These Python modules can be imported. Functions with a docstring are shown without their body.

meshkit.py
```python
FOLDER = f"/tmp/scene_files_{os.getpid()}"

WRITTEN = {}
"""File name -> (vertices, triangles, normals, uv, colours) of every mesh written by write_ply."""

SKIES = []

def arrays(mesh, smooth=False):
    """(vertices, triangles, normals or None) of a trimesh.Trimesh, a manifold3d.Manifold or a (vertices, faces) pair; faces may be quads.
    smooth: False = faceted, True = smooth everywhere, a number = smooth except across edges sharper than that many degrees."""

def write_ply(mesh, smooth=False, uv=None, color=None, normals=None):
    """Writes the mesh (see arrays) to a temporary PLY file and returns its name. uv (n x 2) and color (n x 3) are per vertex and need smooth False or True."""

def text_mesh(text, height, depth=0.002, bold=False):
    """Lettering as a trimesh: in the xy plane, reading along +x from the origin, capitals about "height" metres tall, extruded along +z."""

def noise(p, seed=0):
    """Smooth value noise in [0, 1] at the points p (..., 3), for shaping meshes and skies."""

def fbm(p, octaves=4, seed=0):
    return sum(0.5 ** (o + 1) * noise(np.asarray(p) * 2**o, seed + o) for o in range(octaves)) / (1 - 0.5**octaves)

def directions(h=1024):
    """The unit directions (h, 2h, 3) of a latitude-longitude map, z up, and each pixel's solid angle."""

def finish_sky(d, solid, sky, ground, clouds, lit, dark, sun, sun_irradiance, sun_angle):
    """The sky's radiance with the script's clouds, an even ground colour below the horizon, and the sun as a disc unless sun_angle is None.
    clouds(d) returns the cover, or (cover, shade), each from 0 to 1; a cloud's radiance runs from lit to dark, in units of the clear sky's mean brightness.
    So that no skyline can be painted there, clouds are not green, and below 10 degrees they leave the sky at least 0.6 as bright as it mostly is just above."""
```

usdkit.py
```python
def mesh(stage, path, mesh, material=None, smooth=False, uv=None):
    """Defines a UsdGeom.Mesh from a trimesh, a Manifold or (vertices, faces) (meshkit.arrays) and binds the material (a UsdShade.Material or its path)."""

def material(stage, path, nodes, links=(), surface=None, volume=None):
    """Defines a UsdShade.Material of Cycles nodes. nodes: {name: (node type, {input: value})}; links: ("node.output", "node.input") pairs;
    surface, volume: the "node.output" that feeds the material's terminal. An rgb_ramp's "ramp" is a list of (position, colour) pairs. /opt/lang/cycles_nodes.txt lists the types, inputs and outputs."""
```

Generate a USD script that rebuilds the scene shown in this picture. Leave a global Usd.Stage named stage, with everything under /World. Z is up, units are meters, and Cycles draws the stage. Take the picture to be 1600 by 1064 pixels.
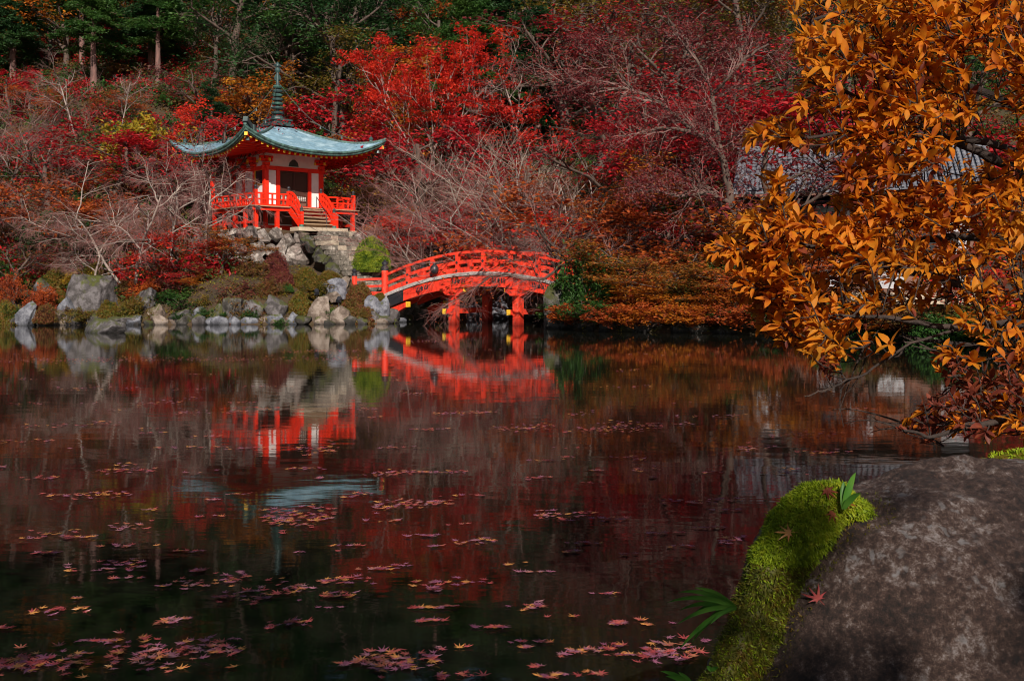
import math, numpy as np, trimesh, usdkit, meshkit, manifold3d as m3
from pxr import Usd, UsdGeom, UsdLux, UsdShade, Sdf, Gf, Vt
from shapely.geometry import Polygon

stage = Usd.Stage.CreateInMemory()
UsdGeom.SetStageUpAxis(stage, 'Z')
WORLD = UsdGeom.Xform.Define(stage, '/World').GetPrim()
stage.SetDefaultPrim(WORLD)

# ------------------------------------------------------------------ camera, sky, sun
CAMZ, F, YH = 1.79, 1700.0, 445.0
cam = UsdGeom.Camera.Define(stage, '/World/camera')
cam.AddTranslateOp().Set(Gf.Vec3d(0, 0, CAMZ)); cam.AddRotateXOp().Set(90.0)
cam.CreateHorizontalApertureAttr(36.0); cam.CreateVerticalApertureAttr(36.0*680/1024)
cam.CreateFocalLengthAttr(36.0*F/1600)
cam.CreateVerticalApertureOffsetAttr(-36.0*(532-YH)/1600)
cam.CreateFStopAttr(0.0); cam.CreateFocusDistanceAttr(40.0)
cam.CreateClippingRangeAttr(Gf.Vec2f(0.05, 2000))
EXPOSURE = 0.5
cam.CreateExposureAttr(EXPOSURE)

SUN_AZ = math.radians(172.0)     # atan2(x, y) of the direction towards the sun
SUN_EL = math.radians(31.0)
sun = UsdLux.DistantLight.Define(stage, '/World/sun')
sun.CreateIntensityAttr(1.22); sun.CreateAngleAttr(0.53); sun.CreateNormalizeAttr(True)
sun.CreateColorAttr(Gf.Vec3f(1.0, 0.93, 0.82))
sx, sy, sz = math.sin(SUN_AZ)*math.cos(SUN_EL), math.cos(SUN_AZ)*math.cos(SUN_EL), math.sin(SUN_EL)
sun.AddTransformOp().Set(Gf.Matrix4d().SetLookAt(Gf.Vec3d(sx, sy, sz), Gf.Vec3d(0, 0, 0), Gf.Vec3d(0, 0, 1)).GetInverse())
sky = UsdLux.DomeLight.Define(stage, '/World/sky')
skym = usdkit.material(stage, '/World/Looks/sky_light', {
    's': ('sky_texture', {'sky_type': 'single_scattering', 'sun_disc': False, 'sun_elevation': SUN_EL, 'sun_rotation': SUN_AZ}),
    'b': ('background_shader', {'strength': 0.05})}, [('s.color', 'b.color')], surface='b.background')
UsdShade.MaterialBindingAPI.Apply(sky.GetPrim()).Bind(skym)
sky.GetPrim().SetCustomDataByKey('kind', 'structure')
sky.GetPrim().SetCustomDataByKey('label', 'clear pale blue sky')

# ------------------------------------------------------------------ helpers
_n = {}
def numbered(parent, name):
    k = (parent, name); i = _n.get(k, 0); _n[k] = i+1
    return f'{parent}/{name}' if i == 0 else f'{parent}/{name}_{i:03d}'
def tag(p, label=None, cat=None, group=None, kind=None):
    p = p.GetPrim() if hasattr(p, 'GetPrim') else p
    for k, v in (('label', label), ('category', cat), ('group', group), ('kind', kind)):
        if v: p.SetCustomDataByKey(k, v)
    return p
def thing(name, label=None, cat=None, loc=(0, 0, 0), rotz=0, group=None, scale=None):
    x = UsdGeom.Xform.Define(stage, numbered('/World', name))
    x.AddTranslateOp().Set(Gf.Vec3d(*map(float, loc)))
    if rotz: x.AddRotateZOp().Set(float(rotz))
    if scale is not None: x.AddScaleOp().Set(Gf.Vec3f(*map(float, scale)))
    return tag(x, label, cat, group)
def obj(name, mesh, mat, parent=None, smooth=False):
    p = str(parent.GetPath()) if parent is not None else '/World'
    return usdkit.mesh(stage, numbered(p, name), mesh, M[mat], smooth=smooth).GetPrim()
def klass(name):
    p = stage.DefinePrim('/' + name, 'Xform'); p.SetSpecifier(Sdf.SpecifierClass)
    return p
def place(cls, name, label, cat, loc, rotz=0, scale=(1, 1, 1), group=None):
    p = thing(name, label, cat, loc, rotz, group, scale)
    p.GetReferences().AddInternalReference(Sdf.Path('/' + cls)); p.SetInstanceable(True)
    return p
def W(px, py, Y): return np.array([(px-800)/F*Y, Y, CAMZ-(py-YH)/F*Y])
def box(c, s, rz=0, rx=0, ry=0):
    m = trimesh.creation.box(extents=s)
    if rx: m.apply_transform(trimesh.transformations.rotation_matrix(rx, [1, 0, 0]))
    if ry: m.apply_transform(trimesh.transformations.rotation_matrix(ry, [0, 1, 0]))
    if rz: m.apply_transform(trimesh.transformations.rotation_matrix(rz, [0, 0, 1]))
    m.apply_translation(c); return m
def cyl(c, r, h, n=16, r2=None):
    pr = [[0, -h/2], [r, -h/2], [r if r2 is None else r2, h/2], [0, h/2]]
    m = trimesh.creation.revolve(pr, sections=n); m.apply_translation(c); return m
def lathe(c, pr, n=20):
    m = trimesh.creation.revolve(pr, sections=n); m.apply_translation(c); return m
cat = trimesh.util.concatenate
def beam(a, b, w, h, up=(0, 0, 1)):
    """box-section bar from a to b, w across, h along up"""
    a, b, up = map(lambda q: np.asarray(q, float), (a, b, up)); d = b-a; L = np.linalg.norm(d); d /= L
    s = np.cross(d, up); s /= np.linalg.norm(s); t = np.cross(s, d)
    m = trimesh.creation.box(extents=(L, w, h)); T = np.eye(4); T[:3, 0] = d; T[:3, 1] = s; T[:3, 2] = t; T[:3, 3] = (a+b)/2
    T[:3, 1] = -s; m.apply_transform(T); m.fix_normals(); return m
def ribbon(P, w, h, side):
    """rectangular section swept along P: h vertical, w along the fixed horizontal direction side"""
    P = np.asarray(P, float); s = np.asarray(side, float)*w/2; z = np.array([0, 0, h/2]); n = len(P)
    V = np.stack([P-s-z, P+s-z, P+s+z, P-s+z], 1).reshape(-1, 3); f = []
    for i in range(n-1):
        for k in range(4):
            a, b = i*4+k, i*4+(k+1) % 4; f += [[a, b, b+4], [a, b+4, a+4]]
    e = (n-1)*4; f += [[0, 3, 2], [0, 2, 1], [e, e+1, e+2], [e, e+2, e+3]]
    m = trimesh.Trimesh(V, f, process=False); m.fix_normals(); return m
def tubes(polys, sides=5):
    """polys: list of (points n x 3, radii n) -> (V, F) of open tubes closed to a point at the tip"""
    by = {}
    for p, r in polys: by.setdefault(len(p), []).append((p, r))
    VV, FF, o = [], [], 0
    ang = np.arange(sides)*2*np.pi/sides
    for n, L in by.items():
        P = np.array([a for a, _ in L], float); R = np.array([b for _, b in L], float)
        T = np.gradient(P, axis=1); T /= np.linalg.norm(T, axis=2, keepdims=True)+1e-9
        ref = np.where(np.abs(T[..., 2:]) < .9, [0, 0, 1.], [1., 0, 0]); A = np.cross(T, ref); A /= np.linalg.norm(A, axis=2, keepdims=True)+1e-9
        B = np.cross(T, A)
        V = P[:, :, None]+R[:, :, None, None]*(np.cos(ang)[:, None]*A[:, :, None]+np.sin(ang)[:, None]*B[:, :, None])
        m = len(L); i, j, k = np.meshgrid(np.arange(m), np.arange(n-1), np.arange(sides), indexing='ij')
        a = (i*n+j)*sides+k; b = (i*n+j)*sides+(k+1) % sides
        VV.append(V.reshape(-1, 3)); FF.append(np.stack([np.stack([a, b, b+sides], -1), np.stack([a, b+sides, a+sides], -1)], 3).reshape(-1, 3)+o); o += m*n*sides
    return np.vstack(VV), np.vstack(FF)
def hull(pts): return trimesh.convex.convex_hull(np.asarray(pts))
def fbm(p, s=1.0, o=4): return meshkit.fbm(np.asarray(p, float)*s, octaves=o)-.5
def unit(v): return v/(np.linalg.norm(v, axis=-1, keepdims=True)+1e-12)

# ------------------------------------------------------------------ materials
M = {}
def mat(name, c, rough=.6, c2=None, nscale=3., bump=0., bscale=20., spec=.4, metal=0., lo=.35, hi=.65, detail=4., c3=None, scale3=(1, 1, 1)):
    n = {'g': ('geometry', {}), 'mp': ('mapping', {'scale': scale3}), 'p': ('principled_bsdf', {'roughness': rough, 'specular_ior_level': spec, 'metallic': metal, 'base_color': c})}
    l = [('g.position', 'mp.vector')]
    if c2 is not None:
        st = [(lo, c), (hi, c2)] if c3 is None else [(lo, c), ((lo+hi)/2, c2), (hi, c3)]
        n['n'] = ('noise_texture', {'scale': nscale, 'detail': detail, 'roughness': .62}); n['r'] = ('rgb_ramp', {'ramp': st})
        l += [('mp.vector', 'n.vector'), ('n.fac', 'r.fac'), ('r.color', 'p.base_color')]
    if bump:
        n['bn'] = ('noise_texture', {'scale': bscale, 'detail': 5., 'roughness': .6}); n['b'] = ('bump', {'strength': bump, 'distance': .05})
        l += [('mp.vector', 'bn.vector'), ('bn.fac', 'b.height'), ('b.normal', 'p.normal')]
    M[name] = usdkit.material(stage, '/World/Looks/' + name, n, l, surface='p.BSDF')
def leafmat(name, cols, nscale=.5, fine=9., trans=.35, rough=.55, tmul=1.3):
    """leaf: slow drift between the hues over the crown plus leaf-to-leaf jitter"""
    k = len(cols)
    n = {'g': ('geometry', {}), 'n': ('noise_texture', {'scale': nscale, 'detail': 2.}), 'f': ('noise_texture', {'scale': fine, 'detail': 1.}),
         'm': ('mix_float', {'fac': .5}), 'r': ('rgb_ramp', {'ramp': [(.37+.26*i/(k-1), c) for i, c in enumerate(cols)]}),
         'p': ('principled_bsdf', {'roughness': rough, 'specular_ior_level': .25}), 't': ('translucent_bsdf', {}), 'mm': ('mix', {'mix_type': 'multiply', 'fac': 1., 'color2': (tmul, tmul, tmul)}), 'x': ('mix_closure', {'fac': trans})}
    l = [('g.position', 'n.vector'), ('g.position', 'f.vector'), ('n.fac', 'm.a'), ('f.fac', 'm.b'), ('m.result', 'r.fac'), ('r.color', 'p.base_color'), ('r.color', 'mm.color1'), ('mm.color', 't.color'),
         ('p.BSDF', 'x.closure1'), ('t.BSDF', 'x.closure2')]
    M[name] = usdkit.material(stage, '/World/Looks/' + name, n, l, surface='x.closure')

mat('vermilion', (.74, .026, .006), .42, (.62, .018, .005), 1.5, spec=.35)
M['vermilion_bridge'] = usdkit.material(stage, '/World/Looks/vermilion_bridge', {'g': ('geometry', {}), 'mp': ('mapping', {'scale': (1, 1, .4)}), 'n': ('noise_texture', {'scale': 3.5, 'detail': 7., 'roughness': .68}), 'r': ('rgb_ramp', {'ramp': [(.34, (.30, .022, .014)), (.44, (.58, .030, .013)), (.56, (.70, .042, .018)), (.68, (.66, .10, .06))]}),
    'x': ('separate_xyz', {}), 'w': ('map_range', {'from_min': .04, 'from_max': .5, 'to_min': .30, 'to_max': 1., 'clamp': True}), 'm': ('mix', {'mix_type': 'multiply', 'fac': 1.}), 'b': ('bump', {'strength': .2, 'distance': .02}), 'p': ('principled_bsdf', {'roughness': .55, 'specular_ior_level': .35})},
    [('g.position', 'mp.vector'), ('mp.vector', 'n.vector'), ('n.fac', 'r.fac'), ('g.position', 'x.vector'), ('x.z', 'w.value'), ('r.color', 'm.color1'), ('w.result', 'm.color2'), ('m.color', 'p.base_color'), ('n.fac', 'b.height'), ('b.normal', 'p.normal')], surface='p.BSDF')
mat('grey_plaster', (.42, .41, .43), .85, (.34, .33, .35), 1.2)
mat('white_plaster', (.74, .71, .70), .8, (.62, .58, .57), 1.2)
mat('yellow_paint', (.72, .40, .03), .5)
mat('dark_lattice', (.06, .022, .014), .6)
mat('pale_lattice', (.62, .58, .54), .7)
mat('black_metal', (.018, .018, .022), .42, spec=.5)
mat('green_bronze', (.05, .13, .10), .55, (.02, .05, .045), 6., bump=.15)
mat('dark_bronze', (.022, .034, .036), .45, (.03, .07, .065), 5., spec=.6)
mat('roof_copper', (.24, .37, .46), .5, (.13, .22, .28), 1.4, c3=(.33, .44, .50), lo=.3, hi=.7, bump=.25, bscale=9., spec=.5)
mat('roof_edge', (.07, .14, .12), .6, (.02, .035, .033), 4.)
mat('plain_wood', (.36, .24, .14), .7, (.24, .15, .09), 3., scale3=(1, 1, 5))
mat('grey_wood', (.40, .36, .35), .8, (.24, .20, .19), 2.5, bump=.2)
mat('brown_board', (.16, .07, .045), .7, (.10, .05, .035), 2.)
mat('dark_glass', (.02, .025, .03), .12, spec=.6)
mat('slab_stone', (.46, .37, .27), .8, (.36, .28, .21), 2.5, bump=.3)
mat('step_stone', (.34, .29, .25), .85, (.09, .075, .06), 3.2, c3=(.24, .20, .17), lo=.3, hi=.7, bump=.6, bscale=9.)
mat('step_stone_warm', (.40, .33, .25), .85, (.20, .15, .12), 2.8, bump=.6, bscale=9.)
mat('wall_stone', (.36, .31, .28), .85, (.09, .07, .06), 2.2, c3=(.27, .21, .19), lo=.32, hi=.68, bump=.7, bscale=7.)
def rockmat(name, dark, mid, light, moss=.5, mosscol=(.055, .060, .012)):
    n = {'g': ('geometry', {}), 'n': ('noise_texture', {'scale': 2.6, 'detail': 9., 'roughness': .68}), 'r': ('rgb_ramp', {'ramp': [(.30, dark), (.48, mid), (.60, light), (.72, mid)]}),
         'mp': ('mapping', {'scale': (1, 1, .35)}), 'm': ('noise_texture', {'scale': 2.2, 'detail': 7., 'roughness': .7}), 'x': ('separate_xyz', {}), 'a': ('math', {'math_type': 'multiply_add', 'value2': .22, 'value3': .0}), 'b': ('math', {'math_type': 'add'}),
         'mr': ('map_range', {'from_min': .70-.22*moss, 'from_max': .82-.22*moss, 'clamp': True}), 'mx': ('mix', {'mix_type': 'mix', 'color2': mosscol}), 'wet': ('separate_xyz', {}), 'wr': ('map_range', {'from_min': .02, 'from_max': .16, 'to_min': .35, 'to_max': 1., 'clamp': True}), 'wm': ('mix', {'mix_type': 'multiply', 'fac': 1.}),
         'bn': ('noise_texture', {'scale': 8., 'detail': 9., 'roughness': .65}), 'bu': ('bump', {'strength': .9, 'distance': .06}), 'p': ('principled_bsdf', {'roughness': .82, 'specular_ior_level': .3})}
    l = [('g.position', 'n.vector'), ('n.fac', 'r.fac'), ('g.position', 'mp.vector'), ('mp.vector', 'm.vector'), ('g.normal', 'x.vector'), ('x.z', 'a.value1'), ('m.fac', 'b.value1'), ('a.value', 'b.value2'), ('b.value', 'mr.value'), ('mr.result', 'mx.fac'), ('r.color', 'mx.color1'),
         ('g.position', 'wet.vector'), ('wet.z', 'wr.value'), ('mx.color', 'wm.color1'), ('wr.result', 'wm.color2'), ('wm.color', 'p.base_color'), ('g.position', 'bn.vector'), ('bn.fac', 'bu.height'), ('bu.normal', 'p.normal')]
    M[name] = usdkit.material(stage, '/World/Looks/' + name, n, l, surface='p.BSDF')
rockmat('rock_grey', (.018, .015, .015), (.06, .052, .052), (.13, .115, .12), .45)
rockmat('rock_blue', (.030, .030, .036), (.10, .10, .12), (.20, .20, .225), .15)
rockmat('rock_warm', (.045, .030, .024), (.13, .095, .075), (.24, .19, .16), .2)
rockmat('rock_dark', (.010, .009, .009), (.028, .025, .024), (.07, .065, .065), .5, (.025, .028, .008))
rockmat('rock_moss', (.014, .012, .010), (.035, .030, .026), (.10, .09, .085), .75, (.040, .042, .010))
mat('bark', (.10, .065, .05), .9, (.045, .03, .025), 5., bump=.6, bscale=14., scale3=(1, 1, .3))
mat('bark_dark', (.045, .028, .022), .9, (.020, .013, .011), 9., bump=.6, bscale=30.)
mat('bark_cedar', (.20, .10, .085), .9, (.08, .045, .04), 6., bump=.6, bscale=14., scale3=(1, 1, .15))
mat('bark_pale', (.33, .26, .225), .85, (.17, .13, .11), 4., bump=.4, bscale=14.)
mat('bark_grey', (.30, .23, .20), .85, (.13, .095, .085), 3., bump=.4, bscale=14.)
mat('bark_pink', (.34, .20, .18), .85, (.20, .11, .10), 3.)
mat('twig_red', (.20, .085, .075), .8, (.12, .05, .045), 1.2)
mat('twig_brown', (.20, .115, .10), .8, (.12, .06, .055), 1.2)
mat('twig_pale', (.30, .22, .175), .8, (.17, .11, .09), 1.2)
mat('roof_tile', (.085, .088, .105), .4, (.15, .15, .175), 3., spec=.5)
mat('soil', (.022, .015, .009), .95, (.050, .028, .013), .9, c3=(.030, .032, .010), lo=.3, hi=.7, bump=.6, bscale=8.)
leafmat('leaf_scarlet', [(.30, .012, .010), (.52, .022, .014), (.62, .05, .014)])
leafmat('leaf_crimson', [(.16, .006, .012), (.36, .008, .016), (.46, .018, .018)])
leafmat('leaf_maroon', [(.07, .012, .016), (.16, .022, .026), (.21, .045, .030)])
leafmat('leaf_rust', [(.16, .025, .010), (.32, .055, .012), (.42, .11, .014)])
leafmat('leaf_orange', [(.22, .04, .008), (.42, .12, .010), (.46, .20, .015)])
leafmat('leaf_mixed', [(.28, .03, .012), (.10, .075, .012), (.34, .11, .012), (.38, .05, .016)], nscale=.7)
leafmat('leaf_yellow', [(.16, .13, .012), (.34, .23, .015), (.28, .10, .010)])
leafmat('leaf_green', [(.012, .040, .008), (.030, .085, .014), (.060, .115, .020)])
leafmat('leaf_deepgreen', [(.008, .028, .010), (.018, .058, .016), (.040, .085, .020)])
leafmat('leaf_clipped', [(.04, .085, .007), (.15, .21, .014), (.29, .32, .022)], nscale=2.5)
leafmat('leaf_olive', [(.03, .040, .008), (.13, .12, .014), (.17, .075, .016), (.07, .08, .012)], nscale=2.2)
leafmat('leaf_russet', [(.05, .025, .012), (.19, .060, .024), (.10, .085, .018), (.15, .07, .02)], nscale=2.2)
leafmat('leaf_wine', [(.05, .012, .014), (.17, .035, .030), (.12, .055, .02)], nscale=2.2)
leafmat('ground_moss', [(.07, .085, .010), (.19, .20, .014), (.22, .13, .02), (.10, .11, .012)], nscale=1.)
leafmat('litter', [(.14, .035, .016), (.24, .06, .02), (.16, .10, .03)], nscale=1.)
leafmat('near_orange', [(.22, .036, .004), (.48, .125, .006), (.56, .19, .009), (.42, .17, .015)], nscale=2.6, fine=22., trans=.45, rough=.62)
leafmat('near_dead', [(.09, .018, .012), (.17, .035, .018), (.24, .06, .02)], nscale=4., fine=25.)
leafmat('float_red', [(.20, .028, .03), (.30, .055, .055), (.27, .10, .05)], nscale=3., fine=20., trans=.1, rough=.35)
leafmat('float_mauve', [(.13, .035, .070), (.22, .070, .12), (.26, .12, .13)], nscale=3., fine=20., trans=.1, rough=.35)
leafmat('float_orange', [(.32, .11, .03), (.42, .19, .05), (.36, .09, .04)], nscale=3., fine=20., trans=.1, rough=.35)
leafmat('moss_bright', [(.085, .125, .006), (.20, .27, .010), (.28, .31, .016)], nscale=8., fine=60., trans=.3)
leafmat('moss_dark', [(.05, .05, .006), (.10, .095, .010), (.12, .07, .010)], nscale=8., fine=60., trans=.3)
leafmat('grass_blade', [(.03, .10, .014), (.06, .18, .022), (.10, .22, .03)], nscale=6., fine=20., trans=.3, rough=.4)
M['water'] = usdkit.material(stage, '/World/Looks/water', {
    'g': ('geometry', {}), 'mp': ('mapping', {'scale': (.7, 1.6, 1)}), 'n': ('noise_texture', {'scale': 1.6, 'detail': 3., 'roughness': .55}), 'b': ('bump', {'strength': .035, 'distance': .05}),
    'p': ('principled_bsdf', {'base_color': (.006, .006, .004), 'roughness': .034, 'ior': 1.33, 'specular_ior_level': .5})},
    [('g.position', 'mp.vector'), ('mp.vector', 'n.vector'), ('n.fac', 'b.height'), ('b.normal', 'p.normal')], surface='p.BSDF')
M['near_rock'] = usdkit.material(stage, '/World/Looks/near_rock', {
    'g': ('geometry', {}), 'n': ('noise_texture', {'scale': 6., 'detail': 12., 'roughness': .78}), 'n2': ('noise_texture', {'scale': 48., 'detail': 9., 'roughness': .85}),
    'mx': ('mix_float', {'fac': .5}), 'r': ('rgb_ramp', {'ramp': [(.40, (.008, .004, .003)), (.47, (.036, .016, .011)), (.52, (.072, .038, .028)), (.56, (.14, .098, .084)), (.61, (.27, .23, .225))]}),
    'dn': ('noise_texture', {'scale': 30., 'detail': 3.}), 'dm': ('mix_vector', {'fac': .06}), 'v': ('voronoi_texture', {'scale': 30., 'feature': 'f1', 'randomness': 1.}), 'n3': ('noise_texture', {'scale': 6., 'detail': 5.}), 'vr': ('map_range', {'from_min': .36, 'from_max': .22, 'clamp': True}),
    'nr': ('map_range', {'from_min': .50, 'from_max': .64, 'clamp': True}), 'mu': ('math', {'math_type': 'multiply'}), 'm2': ('math', {'math_type': 'multiply', 'value2': .75}), 'li': ('mix', {'mix_type': 'mix', 'color2': (.22, .21, .215)}),
    'nb': ('noise_texture', {'scale': 30., 'detail': 12., 'roughness': .8}), 'b': ('bump', {'strength': 1., 'distance': .03}),
    'p': ('principled_bsdf', {'roughness': .62, 'specular_ior_level': .5})},
    [('g.position', 'n.vector'), ('g.position', 'n2.vector'), ('n.fac', 'mx.a'), ('n2.fac', 'mx.b'), ('mx.result', 'r.fac'), ('g.position', 'dn.vector'), ('g.position', 'dm.a'), ('dn.color', 'dm.b'), ('dm.result', 'v.vector'), ('g.position', 'n3.vector'), ('v.distance', 'vr.value'),
     ('n3.fac', 'nr.value'), ('vr.result', 'mu.value1'), ('nr.result', 'mu.value2'), ('mu.value', 'm2.value1'), ('m2.value', 'li.fac'), ('r.color', 'li.color1'), ('li.color', 'p.base_color'), ('g.position', 'nb.vector'), ('nb.fac', 'b.height'), ('b.normal', 'p.normal')], surface='p.BSDF')

# ------------------------------------------------------------------ terrain and water
POND = np.array([(-14, 1.2), (-2, 1.3), (.35, 1.6), (.75, 2.9), (1.7, 4.0), (3, 5), (4.8, 8), (9, 14), (12, 20), (13.6, 28), (13, 33), (11, 37.3), (8, 39.8), (5.5, 40.8), (3.0, 41.8), (2.3, 44), (3.5, 48), (5, 53), (3.5, 57), (0, 59), (-3, 58.5), (-5.0, 55), (-5.4, 52),
                 (-5.7, 50), (-9, 49.3), (-13, 48.8), (-20, 48.5), (-26, 48.2), (-34, 45), (-40, 35), (-36, 15), (-26, 3)], float)
def pond_dist(x, y):
    """distance to the pond's edge, negative in the water"""
    p = np.stack([x, y], -1); d = np.full(x.shape, 1e9); ins = np.zeros(x.shape, bool)
    for a, b in zip(POND, np.roll(POND, -1, 0)):
        ab = b-a; t = np.clip(((p-a)@ab)/(ab@ab), 0, 1); d = np.minimum(d, np.linalg.norm(p-a-t[..., None]*ab, axis=-1))
        with np.errstate(divide='ignore', invalid='ignore'):
            ins ^= ((a[1] > y) != (b[1] > y)) & (x < (b[0]-a[0])*(y-a[1])/(b[1]-a[1]+1e-12)+a[0])
    return np.where(ins, -d, d)
PAV = np.array([-13.12, 60.9]); TH = math.radians(41.94)
U = np.array([math.cos(TH), math.sin(TH)]); V_ = np.array([-math.sin(TH), math.cos(TH)])
def sstep(a, b, x): t = np.clip((x-a)/(b-a), 0, 1); return t*t*(3-2*t)
def ground(x, y):
    x = np.asarray(x, float); y = np.asarray(y, float)
    d = pond_dist(x, y)
    h = np.where(d < 0, np.maximum(d*1.2, -1.3), np.minimum(d*.9, .45))
    far = sstep(30, 46, y)
    left = sstep(-2, -6, x)*far
    h = h+left*np.clip(d-.3, 0, 8)*.26
    lx = (x-PAV[0])*U[0]+(y-PAV[1])*U[1]; ly = (x-PAV[0])*V_[0]+(y-PAV[1])*V_[1]
    m = np.maximum(np.abs(lx), np.abs(ly))
    mound = np.interp(m, [0, 3.5, 3.95, 7.5, 11, 14], [4.68, 4.66, 3.0, 1.9, .5, 0])*sstep(.1, 1.5, d)
    h = np.where(mound > .02, np.maximum(h, mound), h)
    y0 = np.interp(x, [-40, -23, -18, -13, -7, -2, 3, 8, 12, 20, 40], [54, 55, 61, 64.5, 62, 60, 57, 47, 51, 51, 46])
    q = y-y0; hill = np.clip(q, 0, 20)*.60+np.clip(q-20, 0, 55)*.47
    h = h+hill*sstep(0, 5, q)
    return h+fbm(np.stack([x, y, 0*x], -1).reshape(-1, 3), .35).reshape(x.shape)*.35*np.clip(d, 0, 1)
gx = np.unique(np.concatenate([np.linspace(-320, -60, 14), np.linspace(-60, 45, 190), np.linspace(45, 320, 14)]))
gy = np.unique(np.concatenate([np.linspace(-120, -12, 8), np.linspace(-12, 75, 160), np.linspace(75, 160, 30), np.linspace(160, 400, 8)]))
X, Y = np.meshgrid(gx, gy); Z = ground(X, Y)
i, j = np.meshgrid(np.arange(len(gy)-1), np.arange(len(gx)-1), indexing='ij'); a = (i*len(gx)+j).ravel()
tag(obj('ground', (np.stack([X, Y, Z], -1).reshape(-1, 3), np.stack([a, a+1, a+len(gx)+1, a+len(gx)], 1)), 'soil', smooth=True), 'brown wooded hillside and pond bank under the trees', kind='structure')
wx = [-60, 30]; wy = [-2, 62]
tag(obj('pond_water', (np.array([(wx[0], wy[0], 0), (wx[1], wy[0], 0), (wx[1], wy[1], 0), (wx[0], wy[1], 0)], float), np.array([[0, 1, 2, 3]])), 'water'), 'dark still pond reflecting the red trees and the pavilion', kind='structure')
def G(x, y): return float(ground(np.array([x]), np.array([y]))[0])

# ------------------------------------------------------------------ the pavilion
ZB = 4.75
pav = thing('temple_pavilion', 'vermilion pavilion with blue-green curved roof, white panels and bronze spire on the stone mound', 'pavilion', (PAV[0], PAV[1], ZB), math.degrees(TH))
HV, HC, FL = 3.155, 1.71, 1.17            # half veranda, half core, floor height; local x to the right along the front, y into the building
def P(name, m, mt, parent=None, smooth=False): return obj(name, m, mt, parent or pav, smooth)
# under the floor: stilts, ties, inner wall
zt = FL-.20
for (x, y) in [(-3.0, -3.0), (-1.75, -3.0), (1.9, -3.0), (3.0, -3.0), (-3.0, -1.9), (-3.0, -.75), (-3.0, .45), (-3.0, 1.6), (3.0, -1.75), (3.0, 0), (3.0, 1.6), (1.2, -3.0), (-1.71, -1.71), (1.71, -1.71), (-1.71, 1.71), (1.71, 1.71), (0, -1.71)]:
    P('stilt', box((x, y, (zt+.02)/2), (.19, .19, zt-.02)), 'vermilion'); P('footing_stone', box((x, y, -.02), (.36, .36, .10)), 'slab_stone')
for z in (.34,):
    P('tie_beam', box((-3.0, -.7, z), (.07, 4.6, .13)), 'vermilion'); P('tie_beam', box((3.0, -.7, z), (.07, 4.6, .13)), 'vermilion')
P('under_wall', box((0, -1.66, .62), (3.3, .05, 1.0)), 'brown_board'); P('under_wall', box((-1.66, .0, .62), (.05, 3.3, 1.0)), 'brown_board')
P('sill_beam', box((0, -1.74, .13), (3.3, .10, .22)), 'vermilion'); P('sill_beam', box((-1.74, 0, .13), (.10, 3.3, .22)), 'vermilion')
P('white_strip', box((-.85, -1.72, .285), (1.5, .06, .07)), 'white_plaster')
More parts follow.
